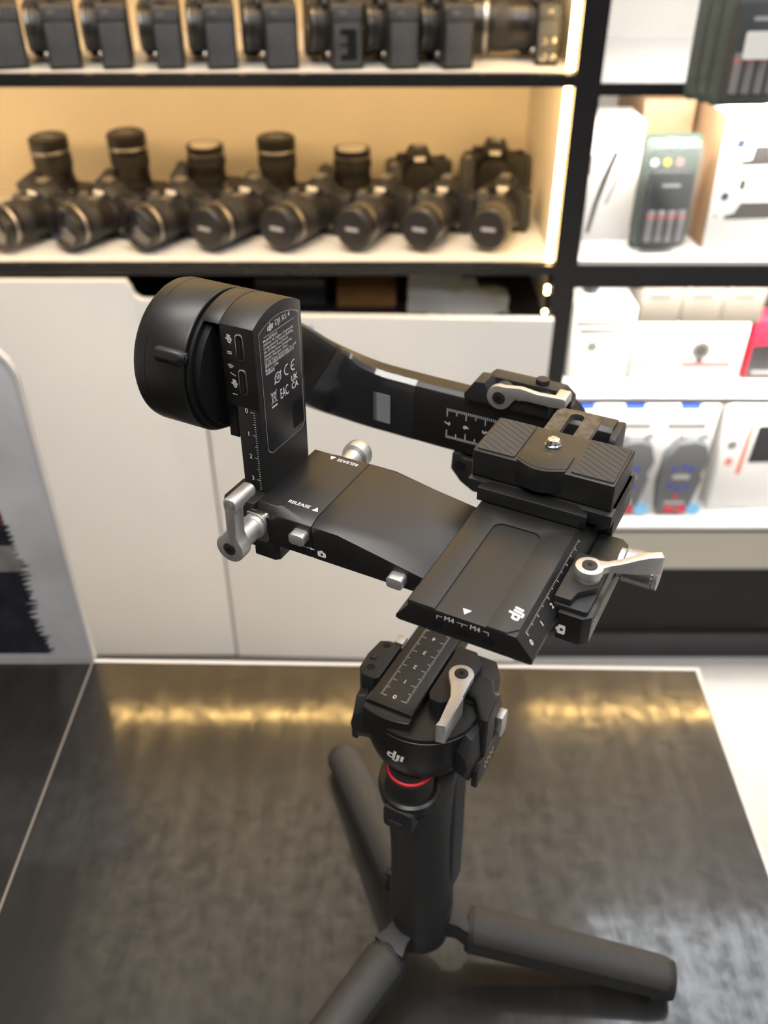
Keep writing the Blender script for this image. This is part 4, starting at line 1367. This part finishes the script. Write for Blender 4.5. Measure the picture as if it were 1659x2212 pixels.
# middle shelf, front row: lens looking out to the lower left
fx = [(-0.628, 1.4450, 0), (-0.517, 1.4450, 1), (-0.397, 1.4450, 2), (-0.288, 1.4480, 3), (-0.172, 1.4480, 3), (-0.051, 1.4480, 4), (0.057, 1.4480, 4), (0.168, 1.4480, 4)]
flab = ['half cut camera at the left edge of the middle shelf', 'front row camera with bare shiny lens, lowest left on the middle shelf',
        'front row camera whose bare lens glass glows reddish', 'front row camera below the short standing lens with bright top',
        'front row camera directly below the fourth standing lens', 'front row camera with capped lens below the rightmost standing lens',
        'front row camera with capped lens, second from the post', 'front row camera nearest the light strip, grey badge on its lens cap']
pb = make_camera(flab[0], 0, 'zoom', False, True, 'cameras in the front row of the middle shelf', 98, 92)
pcp = make_camera(flab[3], 0, 'long', True, False, 'cameras in the front row of the middle shelf', 98, 92)
for i, (x, y, k_) in enumerate(fx):
    if i == 0:
        o = pb
    elif i == 3:
        o = pcp
    elif i < 3:
        o = copy_tree(pb)
    else:
        o = copy_tree(pcp)
    o['label'] = flab[i]
    th = math.radians(-(34, 33, 32, 33, 30, 25, 23, 17)[i])
    Ltot = (0.046 + (0.086 if i < 3 else 0.104))
    fwd = Vector((math.sin(th), -math.cos(th), 0))
    o.location = Vector((x, y + 0.004, 0.0228)) - fwd * Ltot
    o.rotation_euler = (0, 0, th)
    if i >= 5:
        o.scale = (0.90, 1, 0.97)

# back row: cameras lying on their backs, lens up
bx = [(-0.601, 0.142, 1), (-0.460, 0.149, 1), (-0.320, 0.130, 0), (-0.191, 0.142, 1), (-0.056, 0.124, 0)]
blab = ['camera lying back with dark hooded lens up, leftmost standing lens', 'camera lying back with the tallest lens pointing up', 'camera lying back, short upright lens with bright glass, left one',
        'camera lying back with tall dark lens right of the first bright glass', 'camera lying back, short upright lens with bright glass, right one']
first = {}
for i, (x, zt, tall) in enumerate(bx):
    if tall not in first:
        o = make_camera(blab[i], 0, 'zoom' if tall else 'short', bool(tall), False, 'cameras lying with lens up', 124, 90, scr=False)
        if not tall:
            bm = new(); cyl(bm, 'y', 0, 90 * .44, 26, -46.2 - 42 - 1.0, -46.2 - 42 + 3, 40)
            K('bright_glass', bm, M_GLARE_GLASS, o, 0.5, label='pale glass, caught light painted in')
        first[tall] = o
    else:
        o = copy_tree(first[tall])
        o['label'] = blab[i]
    hgt = (0.046 + (0.086 if tall else 0.042))
    o.rotation_euler = (math.radians(-90 + (4, 3, 2, 2, 1)[i]), 0, 0)
    o.rotation_euler.z = math.radians((-9, -5, 0, 2, 2)[i])
    o.location = (x, 1.70 - 0.04, 0.0262)
    o.scale = (1, (zt - 0.024) / hgt, 1)
for i, (x, y, hs, lab_) in enumerate(((0.061, 1.735, 0.96, 'upright camera without lens behind the front row, left of the wider one'), (0.205, 1.75, 1.1, 'upright wide camera at the back right corner of the middle shelf'))):
    o = make_camera(lab_, 0, 'cap', True, False, None, 120 if i == 0 else 124, 104 if i == 0 else 112)
    place(o, (x, y, 0.0228), math.radians((4, -6)[i]))

# dark recess: plastic bag and brown carton
M_BAG = mat('clear_plastic_bag', (0.55, 0.54, 0.52), 0.22, 0, 0.6, alpha=0.45)
bm = new()
bmesh.ops.create_grid(bm, x_segments=26, y_segments=18, size=1.0)
random.seed(11)
from mathutils import noise as NZ
for v in bm.verts:
    x, y = v.co.x, v.co.y
    t_ = (x + 1) / 2
    n_ = NZ.noise(Vector((x * 2.2, y * 2.2, 3))) + 0.5 * NZ.noise(Vector((x * 5, y * 5, 9)))
    hgt = 0.062 * (1 - t_) ** 1.2 + 0.020
    v.co = Vector((x * 0.085 + n_ * 0.006, y * 0.045 + n_ * 0.008, hgt * (1 - abs(y) ** 1.6) + n_ * 0.012 + 0.004))
    v.co.z = max(v.co.z, 0.0006)
bg = obj('plastic_bag', bm, M_BAG, None, smooth=80)
bg.location = (0.125, YS + 0.075, -0.0785)
tag(bg, 'crumpled clear plastic bag in the dark gap above the white door', 'plastic bag')
M_BROWN = mat('brown_carton', (0.20, 0.10, 0.035), 0.7, 0, 0.3, 0.2, 30)
bm = new(); box(bm, -0.05, 0.05, 0, 0.08, 0, 0.035)
bc = obj('brown_box', bm, M_BROWN, bev=0.002)
place(bc, (-0.03, YS + 0.07, -0.0785)); tag(bc, 'small brown carton in the dark gap left of the plastic bag', 'box')
bm = new(); box(bm, -0.12, 0.0, 0, 0.10, 0, 0.045)
bc = obj('dark_box', bm, M_KICK, bev=0.002)
place(bc, (-0.10, YS + 0.08, -0.0785)); tag(bc, 'dark grey box in the gap right above the blue sticker', 'box')
bm = new(); box(bm, X0 + 0.025, X1 - 0.002, 0.022, DEP - 0.012, -0.086, -0.079)
obj('recess_shelf', bm, M_BLACKL, unit)
M_LAMP = mat('small_lamp', (0.9, 0.8, 0.6), 0.3, emit=(1.0, 0.72, 0.3), es=30)
for z_ in (-0.018, -0.026, -0.060):
    bm = new(); bmesh.ops.create_icosphere(bm, subdivisions=2, radius=0.0035)
    o = obj('lamp_bead', bm, M_LAMP, unit); o.location = (X1 - 0.006, 0.008, z_)

# ================================================================== THE STOCK ON THE RIGHT SHELVES
M_BOXW = mat('white_carton', (0.80, 0.79, 0.77), 0.45, 0, 0.4, 0.02, 8)
M_BOXT = mat('tan_carton_side', (0.24, 0.15, 0.085), 0.6, 0, 0.3, 0.1, 20)
M_INK = mat('grey_ink', (0.055, 0.05, 0.048), 0.6)
M_INKL = mat('light_grey_ink', (0.20, 0.195, 0.185), 0.6)
M_INKB = mat('blue_grey_ink', (0.03, 0.06, 0.11), 0.5)
M_GREEN = mat('green_card', (0.055, 0.085, 0.065), 0.5, 0, 0.4, 0.1, 30)
M_CLEAR = mat('clear_blister', (0.35, 0.38, 0.39), 0.08, 0, 1.0, alpha=0.14)
M_CHG = mat('charger_black', (0.022, 0.022, 0.025), 0.4, 0, 0.5, 0.1, 60)
M_CELL = mat('battery_grey', (0.35, 0.34, 0.36), 0.3, 0.5)
M_REDB = mat('red_print', (0.62, 0.02, 0.05), 0.45)
M_PINK = mat('pink_print', (0.60, 0.22, 0.22), 0.5)
M_YEL = mat('yellow_print', (0.55, 0.5, 0.06), 0.5)
M_ORNG = mat('orange_print', (0.66, 0.11, 0.04), 0.5)
M_BLUC = mat('blue_print', (0.03, 0.07, 0.42), 0.5)
M_SKY = mat('sky_blue_disc', (0.22, 0.55, 0.85), 0.4)


def carton(name, label, x0, x1, y0, y1, z0, z1, m=None, rz=0, group=None, cat='box'):
    bm = new(); box(bm, x0, x1, 0, y1 - y0, 0, z1 - z0)
    o = obj(name, bm, m or M_BOXW, bev=0.0012)
    place(o, (0, y0, z0), rz)
    return tag(o, label, cat, group)


def prnt(parent, m, poly, y=-0.0004, name='print'):
    bm = new(); prism(bm, poly, 'y', y, y + 0.00035)
    return obj(name, bm, m, parent)


# compartment 2
o = carton('product_box', 'tall white box by the black post, printed with a grey stick-like device', 0.321, 0.408, 1.50, 1.60, 0.0285, 0.215)
prnt(o, M_INK, [(0.335, 0.012), (0.341, 0.012), (0.350, 0.060), (0.366, 0.115), (0.374, 0.140), (0.364, 0.142), (0.350, 0.098), (0.342, 0.060)])
prnt(o, M_INKL, [(0.360, 0.060), (0.364, 0.060), (0.386, 0.122), (0.381, 0.124)])
prnt(o, M_INKL, rrect(0.328, 0.333, 0.105, 0.135, 0.002))
bm = new(); prism(bm, rrect(0.33, 0.40, 0.0, 0.10, 0.0005), 'z', 0.1866, 0.187); bm.free()


def blister(label, loc, rz=0, group=None, cells=True, disc=True):
    t = thing('battery_charger_pack', label, 'blister pack', loc, rz, group)
    bm = new(); prism(bm, rrect(-0.046, 0.046, 0.0, 0.178, 0.010), 'y', 0.010, 0.0112)
    K_ = obj('backing_card', bm, M_GREEN, t)
    for c_, m_ in ((-0.004, M_YEL), (0.016, M_PINK), (-0.024, M_WHITE)):
        bm = new(); prism(bm, circle(c_, 0.135, 0.006, 16), 'y', 0.0094, 0.0099)
        obj('print', bm, m_, K_)
    bm = new()
    secs = []
    for y_, k_ in ((0.0098, 1.0), (-0.006, 0.96), (-0.022, 0.90), (-0.025, 0.84)):
        secs.append([(p * k_, y_, 0.088 + (q - 0.088) * (k_ * 0.5 + 0.5)) for p, q in rrect(-0.045, 0.045, 0.004, 0.172, 0.014)])
    loft(bm, secs)
    obj('clear_shell', bm, M_CLEAR, t, smooth=50, label='clear plastic shell')
    bm = new(); prism(bm, rrect(-0.034, 0.034, 0.012, 0.125, 0.005), 'y', -0.014, 0.006)
    ch = obj('charger', bm, M_CHG, t, bev=0.002)
    bm = new(); prism(bm, rrect(-0.015, 0.015, 0.104, 0.109, 0.002), 'y', -0.0145, -0.0139)
    obj('print', bm, M_GREYP, ch)
    if cells:
        for k_ in range(4):
            bm = new(); cyl(bm, 'z', -0.0245 + 0.0163 * k_, -0.0135, 0.0058, 0.020, 0.068, 20)
            bt = obj('battery', bm, M_CELL, ch, bev=0.0005)
            bm = new(); cyl(bm, 'z', -0.0245 + 0.0163 * k_, -0.0135, 0.0060, 0.056, 0.062, 20)
            obj('band', bm, M_PINK, bt)
    return t


blister('clear pack with charger and four batteries standing between two white boxes', (0.445, 1.452, 0.0285), math.radians(3))
o = carton('brown_carton_box', 'narrow tan carton behind the standing charger pack', 0.418, 0.500, 1.56, 1.74, 0.0285, 0.235, M_BOXT)
prnt(o, M_ORNG, rrect(0.486, 0.494, 0.02, 0.15, 0.002))
# white box at right in compartment 2 (seen with its tan side)
o = carton('product_box', 'large white box at right printed with small round and dark grey accessories', 0.0, 0.20, 1.455, 1.60, 0.0285, 0.243)
o.location.x = 0.519; o.rotation_euler.z = math.radians(4)
for (x_, z_, r_) in ((0.028, 0.164, 0.0075), (0.020, 0.084, 0.007)):
    prnt(o, M_INKB, circle(x_, z_, r_, 20))
prnt(o, M_INK, rrect(0.040, 0.049, 0.094, 0.110, 0.003))
prnt(o, M_INK, [(0.034, 0.132), (0.110, 0.132), (0.110, 0.160), (0.052, 0.160), (0.050, 0.140), (0.034, 0.138)])
prnt(o, M_INK, [(0.026, 0.048), (0.110, 0.048), (0.110, 0.074), (0.048, 0.074), (0.040, 0.058), (0.026, 0.054)])
prnt(o, M_INKL, rrect(0.008, 0.014, 0.052, 0.055, 0.001))
prnt(o, M_INKL, rrect(0.012, 0.020, 0.196, 0.199, 0.001))
bm = new(); box(bm, -0.0006, -0.0001, 0.002, 0.14, 0.002, 0.205)
obj('tan_side', bm, M_BOXT, o, label='tan side of the box')
# hanging packs, upper right
for i in range(3):
    o = blister(['foremost hanging pack of a charger with white price sticker, top right', 'second hanging charger pack just behind the foremost one', 'hindmost hanging charger pack at the top right'][i],
                (0.478 - 0.004 * i, 1.300 + 0.040 * i, 0.277 - 0.004 * i), math.radians(5), 'charger packs hanging at the top right')
    if i == 0:
        bm = new(); prism(bm, rrect(-0.026, 0.030, 0.062, 0.094, 0.003), 'y', -0.0262, -0.0256)
        sk = obj('price_sticker', bm, M_BOXW, o, label='white price sticker')
bm = new(); cyl(bm, 'y', 0.478, 0.460, 0.0022, 1.27, YS - 0.001, 12)
hk = obj('display_hook', bm, M_SILV); tag(hk, 'metal hook at the top right from which charger packs hang', 'hook')
for i in range(1):
    bm = new(); box(bm, 0.46, 0.50, YS - 0.001, YS + 0.010, 0.43, 0.584)
    obj('hook_bracket', bm, M_BLACKL, hk)

# compartment 3
o = carton('product_box', 'cream white box with two lines of grey lettering beside the post', 0.331, 0.438, 1.475, 1.60, -0.2165, -0.080)
bm = new()
text(bm, 'BOYA', 0.001, (0, 0, 0), (1, 0, 0), (0, 0, 1)); bm.free()
prnt(o, M_INKL, rrect(0.334, 0.418, 0.100, 0.110, 0.004)); prnt(o, M_INKL, rrect(0.342, 0.404, 0.086, 0.096, 0.004))
prnt(o, M_INKL, circle(0.368, 0.062, 0.010, 8))
o = carton('product_box', 'wide flat white box with red stripe and a small dark round lens print', 0.441, 0.637, 1.468, 1.60, -0.2165, -0.108)
prnt(o, M_PINK, rrect(0.530, 0.618, 0.026, 0.036, 0.002))
prnt(o, M_INKL, circle(0.560, 0.058, 0.017, 24)); prnt(o, M_INK, circle(0.560, 0.058, 0.011, 24), -0.0008); prnt(o, M_INK, rrect(0.554, 0.566, 0.034, 0.044, 0.002), -0.0008)
prnt(o, M_INKL, rrect(0.445, 0.468, 0.098, 0.106, 0.003))
prnt(o, M_YEL, rrect(0.452, 0.462, 0.030, 0.035, 0.002))
M_TAUPE = mat('taupe_carton', (0.12, 0.105, 0.09), 0.6, 0, 0.3, 0.05, 20)
for i, (xa, xb) in enumerate(((0.436, 0.505), (0.507, 0.575), (0.577, 0.645))):
    o = carton('taupe_box', ['taupe carton lying on top of the wide white box, left of three', 'taupe carton lying on top of the wide white box, middle of three', 'taupe carton lying on top of the wide white box, right of three'][i], xa * 1.01, xb * 1.01, 1.470, 1.56, -0.1075, -0.030, M_TAUPE, group='taupe cartons on the wide box')
    prnt(o, M_INK, rrect(xa * 1.01 + 0.014, xa * 1.01 + 0.05, 0.044, 0.052, 0.002))
o = carton('dark_lens_carton', 'black box top beside the red box at the right edge', 0.660, 0.80, 1.56, 1.62, -0.2165, -0.080, M_CHG)
o = carton('product_box', 'red and grey box at the right edge beside the wide white box', 0.0, 0.14, 1.472, 1.53, -0.2165, -0.105, M_REDB)
o.location.x = 0.647
prnt(o, M_CHG, [(0.004, 0.002), (0.139, 0.002), (0.139, 0.078), (0.004, 0.064)])
prnt(o, M_GREYP, rrect(0.012, 0.05, 0.010, 0.017, 0.002), -0.0008)
bm = new(); cyl(bm, 'z', 0.350, 1.47, 0.014, -0.050, -0.017, 28)
o = obj('spot_lamp', bm, M_CHG, bev=0.002); tag(o, 'small dark round fitting under the shelf beside the black post', 'lamp fitting')

# compartment 4: three carded handheld devices
def card(label, x, group):
    t = thing('carded_transmitter', label, 'packaged device', (x, 1.452, -0.4972), 0, group)
    bm = new(); prism(bm, rrect(-0.052, 0.050, 0, 0.240, 0.003), 'y', 0.012, 0.014)
    c_ = obj('backing_card', bm, M_BOXW, t)
    prnt(c_, M_BLUC, rrect(-0.022, 0.016, 0.222, 0.239, 0.001), 0.0115)
    prnt(c_, M_INKL, rrect(-0.040, 0.034, 0.180, 0.194, 0.004), 0.0115)
    bm = new()
    M_HS = bpy.data.materials.get('handset_grey') or mat('handset_grey', (0.11, 0.115, 0.12), 0.5)
    out = [(-0.030, 0.006), (0.022, 0.006), (0.024, 0.03), (0.034, 0.075), (0.030, 0.085), (0.038, 0.11), (0.034, 0.128), (0.030, 0.142), (0.012, 0.150), (-0.014, 0.146), (-0.030, 0.120), (-0.036, 0.06)]
    prism(bm, out, 'y', -0.014, 0.0112)
    bmesh.ops.scale(bm, vec=(1.18, 1, 1.12), verts=bm.verts)
    b_ = obj('handset', bm, M_HS, t, bev=0.003)
    bm = new(); loft(bm, [[(0.006, -0.004, 0.146), (0.016, -0.004, 0.146), (0.016, 0.006, 0.146), (0.006, 0.006, 0.146)], [(0.030, -0.004, 0.160), (0.038, -0.004, 0.156), (0.038, 0.006, 0.156), (0.030, 0.006, 0.160)]])
    bmesh.ops.translate(bm, vec=(0.003, 0, 0.017), verts=bm.verts); obj('antenna', bm, M_HS, b_, bev=0.002)
    bm = new(); cyl(bm, 'z', -0.012, -0.002, 0.006, 0.160, 0.177, 18); obj('knob', bm, M_CELL, b_, bev=0.001)
    bm = new(); prism(bm, rrect(-0.018, 0.014, 0.086, 0.096, 0.002), 'y', -0.0146, -0.0141); obj('screen', bm, M_GREYP, b_)
    for (p, q) in ((-0.018, 0.108), (0.0, 0.114), (0.014, 0.108), (-0.020, 0.070), (-0.004, 0.064), (0.012, 0.070)):
        bm = new(); prism(bm, circle(p, q, 0.0055, 14), 'y', -0.0146, -0.0141); obj('button', bm, M_BLUC, b_)
    bm = new(); prism(bm, circle(-0.004, 0.046, 0.005, 16), 'y', -0.0146, -0.0141); obj('button', bm, M_REDB, b_)
    bm = new(); prism(bm, rrect(-0.024, 0.016, 0.028, 0.035, 0.001), 'y', -0.0146, -0.0141); obj('nameplate', bm, M_GREYP, b_)
    for p in (-0.022, 0.002):
        bm = new(); prism(bm, rrect(p, p + 0.018, 0.009, 0.024, 0.001), 'y', -0.0146, -0.0141); obj('print', bm, M_REDB, b_)
    bm = new(); prism(bm, circle(0.034, 0.018, 0.014, 28), 'y', -0.018, -0.0165); obj('round_sticker', bm, M_SKY, t, label='sky blue round sticker')
    return t


c1 = card('carded dark handset with blue round sticker nearest the orange edge', 0.566, 'carded handsets on the lowest shelf')
for x_, l_ in ((0.464, 'carded dark handset half hidden behind the gimbal plate'), (0.371, 'carded handset mostly hidden behind the gimbal, by the black post')):
    o = copy_tree(c1); o.location.x = x_; o['label'] = l_
o = carton('product_box', 'pale box with orange edge at the right end of the lowest shelf', 0.0, 0.16, 1.456, 1.60, -0.4975, -0.262)
o.location.x = 0.636; o.rotation_euler.z = math.radians(3)
prnt(o, M_ORNG, [(0.038, 0.085), (0.046, 0.085), (0.052, 0.230), (0.046, 0.230)])
prnt(o, M_CHG, [(0.056, 0.11), (0.15, 0.11), (0.15, 0.19), (0.060, 0.19)])
prnt(o, M_INKL, circle(0.018, 0.150, 0.010, 16)); prnt(o, M_PINK, rrect(0.012, 0.026, 0.105, 0.122, 0.003))
